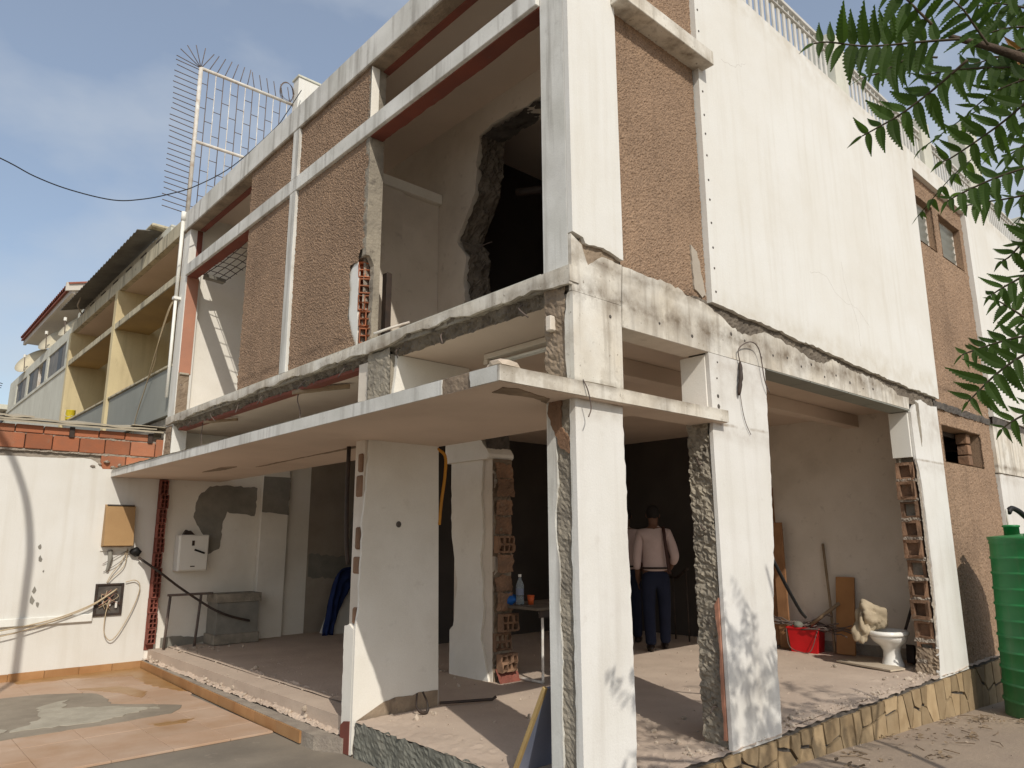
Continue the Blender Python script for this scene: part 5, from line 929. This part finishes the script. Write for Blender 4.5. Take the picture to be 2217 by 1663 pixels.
for k in range(260):
    q = rr.random()
    if q < .35: x, y, z = abs(rr.gauss(.12, .12)), rr.uniform(2.7, 7.9), -.10
    elif q < .6: x, y, z = rr.uniform(.6, 6.2), .05 + abs(rr.gauss(0, .18)), .0
    else:
        cx_, cy_ = rr.choice(((1.5, .35), (2.2, .25), (1.95, 2.85), (5.5, .3), (.5, 2.3), (3.0, 7.2), (6.1, 2.4), (.3, .5), (2.0, 3.8), (.6, 7.4), (4.5, 4.2))); x, y, z = cx_ + rr.gauss(0, .18), cy_ + rr.gauss(0, .16), .0
    if z < 0: z = -.12 + .34 * max(0, x)
    chunk_bm(bm, (x, y, z + .004), rr.uniform(.006, .026) * (1 if rr.random() < .85 else 1.7), k, 1)
props(obj('grit', bm, 'rubble', None), 'loose grit and crumbs of plaster over the floor edges and ground', 'grit', None, 'stuff')
# dry leaves and twigs on the ground
bm = bmesh.new(); rr = random.Random(41)
for k in range(150):
    c = rr.choice(((3.0, -.16), (3.9, -.10), (4.15, -.2), (5.2, -.14), (5.6, -.25), (5.75, -.3), (4.6, -.5), (3.5, -.6), (5.95, -.55), (2.6, -.35))); sg = .07 if rr.random() < .75 else .3; x, y = c[0] + rr.gauss(0, sg), min(-.04, c[1] + rr.gauss(0, sg * .7)); z = ground_z(x, y) + .015
    a = rr.random() * 6.3; L, w = rr.uniform(.03, .07), rr.uniform(.008, .018); d = Vector((math.cos(a), math.sin(a), rr.uniform(-.15, .3))); s_ = Vector((-d.y, d.x, rr.uniform(-.4, .4)))
    p = Vector((x, y, z)); vv = [bm.verts.new(p), bm.verts.new(p + d * L * .5 + s_ * w + Vector((0, 0, .008))), bm.verts.new(p + d * L), bm.verts.new(p + d * L * .5 - s_ * w)]; bm.faces.new(vv)
for k in range(20):
    x, y = rr.uniform(2.2, 6.2), -abs(rr.gauss(.3, .25)) - .03; a = rr.random() * 6.3; L = rr.uniform(.06, .22); z = ground_z(x, y) + .012
    tube_bm(bm, [(x, y, z), (x + math.cos(a) * L * .5, y + math.sin(a) * L * .5, z + .01), (x + math.cos(a + .3) * L, y + math.sin(a + .3) * L, z + .004)], .004, 4)
props(obj('leaf_litter', bm, 'litter', None), 'dry leaves and twigs scattered on the sandy ground along the stone plinth', 'leaf litter', None, 'stuff')
# ================================================================== GREEN WATER TANK
t = thing('water_tank', 'ribbed green plastic water tank at the right edge beside the house', 'tank', (6.62, -0.80, -0.48))
prof = [(.47, 0.0), (.49, .02)]
for k in range(11):
    z = .04 + k * .165; prof += [(.49, z), (.49, z + .125), (.502, z + .135), (.502, z + .15), (.49, z + .16)]
prof = [p for p in prof if p[1] < 1.84] + [(.49, 1.85), (.505, 1.87), (.505, 1.895), (.47, 1.90), (.2, 1.93)]
prof = [(r0 * (1.13 - .13 * min(1, z0 / 1.8)), z0) for r0, z0 in prof]
bm = bmesh.new(); lathe_bm(bm, prof, (0, 0, 0), 56); obj('body', bm, 'tank_green', t, True, world=False)
bm = bmesh.new(); lathe_bm(bm, [(.075, 1.9), (.075, 2.0), (.085, 2.0), (.085, 2.02), (.06, 2.025)], (-.18, .22, 0), 20); obj('filler_neck', bm, 'tank_green', t, True, world=False)
bm = bmesh.new(); prism_bm(bm, [(-.49, .04), (-.49, -.04), (-.37, -.03), (-.37, .03)], 'z', 1.88, 1.93); obj('lug', bm, 'tank_green', t, world=False)
t = thing('tap_pipe', 'dark tap on a thin pipe above the green tank', 'tap', (6.55, -.5, 1.5)); tube('pipe', curve_pts([(6.47, -.55, 1.5), (6.46, -.55, 1.6), (6.47, -.55, 1.72)]), .012, 'metal_white', t, 6); tube('spout', curve_pts([(6.5, -.56, 1.68), (6.56, -.58, 1.73), (6.66, -.62, 1.70), (6.8, -.66, 1.62)]), .03, 'black_rubber', t, 8)

# ================================================================== PEOPLE (seen from behind, inside the dark room)
def skin_obj(name, joints, edges, m, parent, sub=2):
    me = bpy.data.meshes.new(name); me.from_pydata([j[0] for j in joints], edges, []); o = bpy.data.objects.new(name, me); COL.objects.link(o); o.parent = parent
    me.materials.append(M[m]); md = o.modifiers.new('skin', 'SKIN'); md.use_smooth_shade = True
    sk = me.skin_vertices[0].data if me.skin_vertices else None
    if sk is None: bpy.context.view_layer.objects.active = o
    for i, j in enumerate(joints): sk[i].radius = j[1] if isinstance(j[1], tuple) else (j[1], j[1]); sk[i].use_root = (i == 0)
    s_ = o.modifiers.new('sub', 'SUBSURF'); s_.levels = sub; s_.render_levels = sub; return o
def person(label, loc, rz, stride=0.12, strap=True):
    # local: +y is the way the person faces, x to the right
    t = thing('person', label, 'person', loc, rz, 'visitors walking through the house'); t.scale = (1.05, 1.05, 1.05)
    J = [((0, 0, .95), (.12, .085)), ((0, .01, 1.12), (.125, .085)), ((0, .0, 1.32), (.15, .10)), ((0, -.01, 1.43), (.12, .085)), ((0, 0, 1.50), (.055, .055)), ((0, .02, 1.58), (.07, .08)), ((0, .02, 1.66), (.078, .095)), ((0, .01, 1.72), (.05, .06)),
         ((.175, -.01, 1.40), (.062, .062)), ((.245, -.04, 1.13), (.046, .046)), ((.20, .14, .98), (.034, .036)), ((.185, .21, .95), (.035, .022)),
         ((-.175, -.01, 1.40), (.062, .062)), ((-.225, -.02, 1.12), (.046, .046)), ((-.215, .06, .90), (.034, .036)), ((-.21, .10, .82), (.022, .035)),
         ((.09, .0, .88), (.09, .095)), ((.10, stride * .3, .50), (.062, .066)), ((.10, stride - .02, .10), (.042, .048)), ((.105, stride + .12, .035), (.04, .028)),
         ((-.09, .0, .88), (.09, .095)), ((-.10, -stride * .1, .50), (.062, .066)), ((-.10, -stride, .10), (.042, .048)), ((-.105, -stride + .14, .035), (.04, .028))]
    E_ = [(0, 1), (1, 2), (2, 3), (3, 4), (4, 5), (5, 6), (6, 7), (3, 8), (8, 9), (9, 10), (10, 11), (3, 12), (12, 13), (13, 14), (14, 15), (0, 16), (16, 17), (17, 18), (18, 19), (0, 20), (20, 21), (21, 22), (22, 23)]
    for side, h, dr in ((1, Vector((.183, .235, .945)), Vector((-.1, 1, -.12))), (-1, Vector((-.21, .115, .79)), Vector((.05, .25, -1)))):
        for k, (off, ln) in enumerate(((-.024, .06), (-.008, .07), (.008, .066), (.023, .052))):
            i0 = len(J); px = Vector((0, 0, off)) if side > 0 else Vector((0, off, 0)); a = h + px; d = dr.normalized()
            J += [((a + d * .012)[:], (.009, .009)), ((a + d * (ln * .6))[:], (.0085, .0085)), ((a + d * ln + Vector((-.012 * side, 0, -.008)))[:], (.0075, .0075))]
            E_ += [(11 if side > 0 else 15, i0), (i0, i0 + 1), (i0 + 1, i0 + 2)]
        i0 = len(J); a = h - dr.normalized() * .03; J += [((a + Vector((-.03 * side, .02, .02)))[:], (.010, .010)), ((a + Vector((-.04 * side, .05, .01)))[:], (.009, .009))]; E_ += [(11 if side > 0 else 15, i0), (i0, i0 + 1)]
    b = skin_obj('body', J, E_, 'skin', t)
    SH = [((0, 0, .93), (.170, .128)), ((0, 0, .99), (.172, .128)), ((0, .0, 1.12), (.168, .12)), ((0, -.005, 1.30), (.185, .125)), ((0, -.012, 1.415), (.15, .10)), ((0, -.005, 1.475), (.068, .066)), ((0, 0, 1.505), (.06, .06)),
          ((.165, -.012, 1.405), (.078, .078)), ((.215, -.025, 1.27), (.068, .068)), ((.25, -.04, 1.12), (.062, .062)), ((.225, .06, 1.04), (.054, .05)),
          ((-.165, -.012, 1.405), (.078, .078)), ((-.205, -.02, 1.27), (.068, .068)), ((-.228, -.02, 1.10), (.06, .06)), ((-.222, .03, .96), (.05, .048))]
    skin_obj('shirt', SH, [(0, 1), (1, 2), (2, 3), (3, 4), (4, 5), (5, 6), (4, 7), (7, 8), (8, 9), (9, 10), (4, 11), (11, 12), (12, 13), (13, 14)], 'shirt', t)
    TR = [((0, 0, 1.0), (.158, .116)), ((0, 0, .92), (.165, .125)), ((.088, 0, .80), (.098, .105)), ((.10, stride * .3, .50), (.078, .085)), ((.10, stride * .75, .24), (.068, .074)), ((.10, stride - .01, .055), (.066, .072)),
          ((-.088, 0, .80), (.098, .105)), ((-.10, -stride * .1, .50), (.078, .085)), ((-.10, -stride * .6, .24), (.068, .074)), ((-.10, -stride, .055), (.066, .072))]
    skin_obj('trousers', TR, [(0, 1), (1, 2), (2, 3), (3, 4), (4, 5), (1, 6), (6, 7), (7, 8), (8, 9)], 'trousers', t)
    for sx, sy in ((.1, stride), (-.1, -stride)):
        bm = bmesh.new(); bmesh.ops.create_icosphere(bm, subdivisions=3, radius=1)
        for v in bm.verts: p = v.co; v.co = Vector((p.x * (.048 + .006 * (p.y > .2)) + sx, p.y * .145 + sy + .065, max(.004, p.z * (.062 if p.y < 0 else .045) + .04)))
        obj('shoe', bm, 'leather', t, True, world=False)
    bm = bmesh.new(); bmesh.ops.create_icosphere(bm, subdivisions=3, radius=1)
    for v in bm.verts: p = v.co; v.co = Vector((p.x * .088, p.y * .105 + .005, p.z * .10 + 1.675)) + p * .006 * noise.noise(p * 6)
    bmesh.ops.delete(bm, geom=[v for v in bm.verts if v.co.y > .055 and v.co.z < 1.70 or v.co.z < 1.60], context='VERTS'); obj('hair', bm, 'hair', t, True, world=False)
    bm = bmesh.new()   # face: nose, ears, eyes
    for sx in (-1, 1): lathe_bm(bm, [(.004, -.03), (.018, -.015), (.02, .01), (.012, .03)], (sx * .082, .015, 1.64), 8, .5, 1.0)
    lathe_bm(bm, [(.018, -.02), (.012, .0), (.005, .03)], (0, .112, 1.63), 8); obj('ears_and_nose', bm, 'skin', b, True, world=False)
    bm = bmesh.new()
    for sx in (-1, 1): bmesh.ops.create_icosphere(bm, subdivisions=2, radius=.011, matrix=Matrix.Translation((sx * .03, .098, 1.66)))
    bx(bm, -.022, .022, .095, .106, 1.588, 1.594); obj('eyes_and_mouth', bm, 'leather', b, True, world=False)
    tube('belt', [(.166 * math.cos(a), .122 * math.sin(a), .985) for a in [i * math.pi / 10 for i in range(21)]], .014, 'leather', t, 6, world=False)
    if strap:
        bm = bmesh.new(); pts = [(.12, .10, 1.02), (.125, .128, 1.25), (.115, .09, 1.43), (.112, -.02, 1.498), (.118, -.115, 1.42), (.125, -.142, 1.28), (.14, -.138, 1.12), (.155, -.12, .98), (.17, -.1, .92)]; L = curve_pts(pts, 4); A = [bm.verts.new(p + Vector((-.02, 0, 0))) for p in L]; B = [bm.verts.new(p + Vector((.02, 0, 0))) for p in L]
        for i in range(len(L) - 1): bm.faces.new((A[i], B[i], B[i + 1], A[i + 1]))
        r_ = bmesh.ops.extrude_face_region(bm, geom=bm.faces[:]); bmesh.ops.translate(bm, verts=[v for v in r_['geom'] if isinstance(v, bmesh.types.BMVert)], vec=(0, -.004, .003)); obj('bag_strap', bm, 'strap_brown', t, True, world=False)
    return t
face = math.atan2(.62, .78) - math.pi / 2
person('person in white shirt and dark trousers with a bag strap, walking away inside', (4.85, 3.13, 0), face + R(4), .13, True)
person('person in white shirt mostly hidden behind the corner column, without a strap', (5.08, 3.80, 0), face + R(-6), .10, False)
# stair rail in the dark
t = thing('stair_rail', 'dark metal stair handrail in the unlit back of the house', 'handrail', (6, 4.2, 0)); tube('handrail', [(5.75, 3.25, 1.0), (6.0, 3.6, .85), (6.2, 4.6, .84)], .022, 'dark_iron', t, 8)
for k in range(4): tube('post', [(5.78 + .1 * k, 3.3 + .3 * k, .0), (5.78 + .1 * k, 3.3 + .3 * k, .96 - .04 * k)], .012, 'dark_iron', t, 6)

# ================================================================== STREET LAMP out of view on the left (its shadow falls on the white wall)
t = thing('street_lamp', 'grey curved street lamp whose shadow falls on the white wall', 'street lamp', (-3.2, 3.6, -.25))
tube('pole', curve_pts([(-3.2, 3.6, -.25), (-3.2, 3.6, 2), (-3.2, 3.6, 4.6), (-3.22, 3.6, 5.4), (-3.38, 3.6, 6.1), (-3.75, 3.6, 6.8), (-4.3, 3.6, 7.2)]), .042, 'cement', t, 10); bm = bmesh.new(); bx(bm, -4.75, -4.25, 3.5, 3.7, 7.15, 7.27, .03); obj('lamp_head', bm, 'cement', t)

# ================================================================== TREE on the right
TR_ = thing('tree', 'leafy tree with serrated feather leaves reaching in from the right edge', 'tree', (1.6, -4.6, -.3))
rr = random.Random(77)
def limb(name, pts, r0, r1, n=9): L = curve_pts(pts, 5); return obj(name, tube_bm(bmesh.new(), L, [r0 + (r1 - r0) * i / (len(L) - 1) for i in range(len(L))], n), 'bark', TR_, True)
limb('trunk', [(1.6, -4.6, -.35), (1.55, -4.55, .6), (1.45, -4.5, 1.5), (1.3, -4.4, 2.2)], .11, .075)
limb('branch', [(1.3, -4.4, 2.15), (.6, -3.9, 2.45), (-.4, -3.5, 2.40), (-1.2, -3.05, 2.30), (-1.58, -2.86, 2.24)], .055, .012)
limb('branch', [(-1.58, -2.86, 2.24), (-1.712, -2.784, 2.257), (-1.737, -2.745, 2.29), (-1.761, -2.708, 2.319), (-1.781, -2.676, 2.34), (-1.794, -2.657, 2.354)], .011, .004)
limb('branch', [(1.3, -4.4, 2.15), (1.2, -4.1, 2.9), (1.0, -3.7, 3.6), (.8, -3.3, 4.2)], .06, .015)
limb('branch', [(1.3, -4.4, 2.2), (.4, -4.1, 3.0), (-.4, -3.6, 3.3), (-.8, -3.1, 3.3)], .05, .012)
limb('branch', [(1.3, -4.4, 2.2), (2.0, -4.0, 3.0), (2.6, -3.6, 3.6)], .05, .012)
limb('branch', [(-.4, -3.5, 2.40), (-1.0, -3.15, 2.0), (-1.5, -2.9, 1.75), (-1.7, -2.78, 1.65)], .02, .006)
limb('branch', [(-.4, -3.5, 2.40), (-1.0, -3.1, 2.55), (-1.5, -2.85, 2.5)], .018, .006)
def leaflet_mesh(variant):
    """sickle leaflet with toothed edge, 1 long, in xy, gently cupped"""
    r2 = random.Random(variant); bm = bmesh.new(); n = 12; mid, lf, rt = [], [], []
    bend = .13 + .05 * variant
    for i in range(n + 1):
        t_ = i / n; w = .16 * (math.sin(math.pi * min(1, t_ ** .62)) ** .85) * (1 - .35 * t_); yb = bend * t_ * t_
        mid.append(bm.verts.new((t_, yb, -.02 * math.sin(t_ * 3))))
        if 0 < i < n:
            for arr, s_ in ((lf, 1), (rt, -1)):
                arr.append((bm.verts.new((t_ - .03, yb + s_ * w * .90, .22 * w * .9)), bm.verts.new((t_ + .04, yb + s_ * w * 1.08, .22 * w))))
    for arr in (lf, rt):
        bm.faces.new((mid[0], arr[0][0], mid[1]))
        for i in range(len(arr)):
            a, b = arr[i]; bm.faces.new((mid[i + 1], a, b)); 
            if i + 1 < len(arr): bm.faces.new((mid[i + 1], b, arr[i + 1][0], mid[i + 2]))
            else: bm.faces.new((mid[i + 1], b, mid[i + 2]))
    bmesh.ops.recalc_face_normals(bm, faces=bm.faces[:]); me = bpy.data.meshes.new('leaflet'); bm.to_mesh(me); bm.free(); me.materials.append(M['leaf']); return me
LM = [leaflet_mesh(k) for k in range(4)]; LMD = LM[1].copy(); LMD.materials.clear(); LMD.materials.append(M['leaf_dry'])
stuffbm = bmesh.new()
def frond(pts, seed, npair, L, w_up, parts=True, droop=.5, dry=False):
    """rachis through pts (base to tip); leaflets in pairs; w_up tilts the leaf blade between facing up (1) and hanging open to the side (0)"""
    r2 = random.Random(seed); P = curve_pts(pts, 8); ln = [0]
    for i in range(1, len(P)): ln.append(ln[-1] + (P[i] - P[i - 1]).length)
    def at(s_):
        s_ *= ln[-1]
        for i in range(1, len(P)):
            if ln[i] >= s_: return P[i - 1].lerp(P[i], (s_ - ln[i - 1]) / max(1e-6, ln[i] - ln[i - 1])), (P[i] - P[i - 1]).normalized()
        return P[-1], (P[-1] - P[-2]).normalized()
    rac = None
    if parts: rac = obj('leaf', tube_bm(bmesh.new(), P, [.0024 - .0012 * i / len(P) for i in range(len(P))], 5), 'twig', TR_, True)
    else: tube_bm(stuffbm, P[::2] + [P[-1]], .002, 4)
    side0 = Vector((FW.y, -FW.x, 0)).normalized()
    items = [(0.14 + .80 * k / (npair - 1), s_) for k in range(npair) for s_ in (1, -1)] + [(1.0, 0)]
    for (u, s_) in items:
        p, tg = at(u); up = Vector((0, 0, 1)); nrm = (up * w_up + (CAM - p).normalized() * (1 - w_up) + Vector((r2.uniform(-.25, .25), r2.uniform(-.25, .25), r2.uniform(-.2, .2)))).normalized()
        sd = nrm.cross(tg).normalized() * (s_ or 1); d = (sd * .92 + tg * .42).normalized() if s_ else tg
        d = (d + Vector((0, 0, -droop * r2.uniform(.6, 1.3) * (.35 if d.z > .15 else 1.0)))).normalized()
        ax = d; az = (nrm - ax * nrm.dot(ax)).normalized(); ay = az.cross(ax)
        if s_ < 0: ay = -ay
        l_ = L * (1.0 - .5 * max(0, u - .7) / .3 - .25 * max(0, .3 - u) / .3) * r2.uniform(.88, 1.1) * (1 if s_ else .8)
        m4 = Matrix(((ax.x, ay.x, az.x, p.x), (ax.y, ay.y, az.y, p.y), (ax.z, ay.z, az.z, p.z), (0, 0, 0, 1))) @ Matrix.Diagonal((l_, l_ * r2.uniform(.85, 1.15), l_, 1))
        if parts:
            o = bpy.data.objects.new('leaflet', LMD if dry else LM[r2.randrange(4)]); COL.objects.link(o); o.parent = rac; o.matrix_local = Matrix.Translation(-TR_.location) @ m4
        else:
            me = LM[r2.randrange(4)]; vs2 = [stuffbm.verts.new(m4 @ v.co) for v in me.vertices]
            for f in me.polygons: stuffbm.faces.new([vs2[i] for i in f.vertices])
FR = [
('f1', [(-1.95, -2.709, 2.238), (-1.971, -2.658, 2.251), (-2.004, -2.585, 2.267), (-2.038, -2.532, 2.288), (-2.05, -2.509, 2.292)], 11, .088, .40, .45),
('f2', [(-1.838, -2.628, 2.316), (-1.847, -2.584, 2.311), (-1.853, -2.552, 2.304), (-1.864, -2.518, 2.303)], 5, .075, .5, .4),
('f3', [(-1.972, -2.721, 2.182), (-1.97, -2.663, 2.155), (-1.973, -2.612, 2.134), (-1.979, -2.574, 2.123), (-1.984, -2.549, 2.116)], 8, .080, .35, .25),
('f4', [(-1.83, -2.778, 2.155), (-1.825, -2.73, 2.13), (-1.825, -2.688, 2.112), (-1.827, -2.644, 2.095), (-1.83, -2.627, 2.091)], 7, .078, .35, .2),
('f5', [(-1.717, -2.769, 2.262), (-1.739, -2.71, 2.283), (-1.757, -2.664, 2.296), (-1.772, -2.62, 2.304), (-1.779, -2.597, 2.306)], 9, .085, .5, .55),
('f6', [(-2.099, -2.71, 2.187), (-2.115, -2.7, 2.206), (-2.133, -2.689, 2.227), (-2.151, -2.675, 2.246)], 5, .075, .3, .7),
('f7', [(-1.846, -2.726, 2.269), (-1.869, -2.715, 2.303), (-1.888, -2.707, 2.328), (-1.906, -2.695, 2.351)], 6, .07, .4, .3),
('f8', [(-1.919, -2.775, 1.99), (-1.925, -2.742, 1.988), (-1.929, -2.711, 1.984), (-1.935, -2.671, 1.974), (-1.937, -2.654, 1.968)], 7, .066, .55, .6),
('f9', [(-1.584, -2.71, 2.079), (-1.593, -2.664, 2.081), (-1.603, -2.627, 2.084), (-1.612, -2.592, 2.085)], 6, .07, .5, .7),
('f10', [(-1.747, -2.73, 1.946), (-1.745, -2.708, 1.929), (-1.743, -2.688, 1.912), (-1.744, -2.675, 1.906)], 4, .06, .5, .3),
('f11', [(-1.822, -2.741, 1.858), (-1.824, -2.712, 1.843), (-1.826, -2.688, 1.833), (-1.827, -2.67, 1.824)], 5, .06, .5, .4),
('f12', [(-1.657, -2.695, 1.797), (-1.668, -2.671, 1.825), (-1.679, -2.651, 1.847), (-1.683, -2.642, 1.855)], 5, .06, .3, .3),
('f13', [(-1.797, -2.721, 1.75), (-1.804, -2.685, 1.748), (-1.81, -2.653, 1.742), (-1.816, -2.624, 1.735), (-1.819, -2.612, 1.731)], 7, .062, .55, .5),
('f14', [(-1.888, -2.74, 1.708), (-1.892, -2.709, 1.695), (-1.895, -2.677, 1.674), (-1.898, -2.649, 1.649), (-1.9, -2.634, 1.635)], 7, .07, .35, .25),
('f15', [(-1.68, -2.691, 1.648), (-1.685, -2.661, 1.634), (-1.688, -2.638, 1.622), (-1.69, -2.624, 1.611)], 4, .06, .4, .3),
('f16', [(-1.637, -2.772, 2.424), (-1.653, -2.743, 2.443), (-1.669, -2.713, 2.459), (-1.68, -2.68, 2.466)], 6, .085, .5, .5),
('f17', [(-1.692, -2.771, 2.322), (-1.7, -2.731, 2.323), (-1.706, -2.698, 2.324), (-1.716, -2.655, 2.324)], 6, .08, .5, .4),
('f18', [(-1.753, -2.781, 2.226), (-1.758, -2.75, 2.227), (-1.762, -2.726, 2.225), (-1.764, -2.709, 2.223)], 5, .075, .4, .4),
]
for k, (nm, pts, npair, L, wu, dr) in enumerate(FR): frond(pts, 500 + k, npair, L * .86, wu, True, dr)
for k, (pts, npair) in enumerate((
    ([(-1.541, -2.745, 2.455), (-1.555, -2.703, 2.467), (-1.563, -2.667, 2.468), (-1.565, -2.636, 2.461)], 7),
    ([(-1.60, -2.80, 2.43), (-1.66, -2.77, 2.44), (-1.72, -2.74, 2.44), (-1.77, -2.72, 2.42)], 6),
    ([(-1.667, -2.60, 2.40), (-1.69, -2.58, 2.40), (-1.72, -2.55, 2.39), (-1.74, -2.52, 2.37)], 5),
    ([(-1.62, -2.77, 2.30), (-1.65, -2.72, 2.29), (-1.67, -2.68, 2.27), (-1.68, -2.65, 2.25)], 6),
    ([(-1.70, -2.80, 2.13), (-1.71, -2.76, 2.13), (-1.72, -2.73, 2.12), (-1.72, -2.70, 2.11)], 5),
    ([(-1.78, -2.80, 1.93), (-1.785, -2.77, 1.925), (-1.79, -2.74, 1.915), (-1.79, -2.72, 1.905)], 5),
    ([(-1.74, -2.78, 1.80), (-1.745, -2.75, 1.80), (-1.75, -2.72, 1.795), (-1.75, -2.70, 1.79)], 4))): frond(pts, 540 + k, npair, .066, .45, True, .4)
frond([(-1.50, -2.80, 2.36), (-1.53, -2.75, 2.40), (-1.56, -2.72, 2.40), (-1.58, -2.70, 2.38)], 600, 5, .055, .2, True, .6, True)
# the rest of the crown, out of view to the right, which throws the leaf shadows on the columns
def crown(c, rad, n, seed):
    r2 = random.Random(seed)
    for k in range(n):
        d = Vector((r2.gauss(0, 1), r2.gauss(0, 1), r2.gauss(0, .7))).normalized(); b = Vector(c) + Vector((d.x * rad[0], d.y * rad[1], d.z * rad[2])) * r2.uniform(.2, 1)
        d2 = (d + Vector((r2.uniform(-.6, .6), r2.uniform(-.6, .6), r2.uniform(-.4, .2)))).normalized() * r2.uniform(.25, .38)
        frond([b, b + d2 * .5 + Vector((0, 0, .02)), b + d2 + Vector((0, 0, -.05))], seed * 1000 + k, 7, .085, .8, False, .4)
crown((-.55, -2.75, 2.75), (.38, .30, .35), 22, 1); crown((.55, -3.1, 3.15), (.6, .45, .55), 60, 2); crown((1.6, -3.6, 3.6), (.9, .6, .6), 55, 3); crown((.3, -3.9, 3.6), (.8, .6, .5), 40, 4); 
obj('foliage', stuffbm, 'leaf', TR_, False, True, 'stuff')
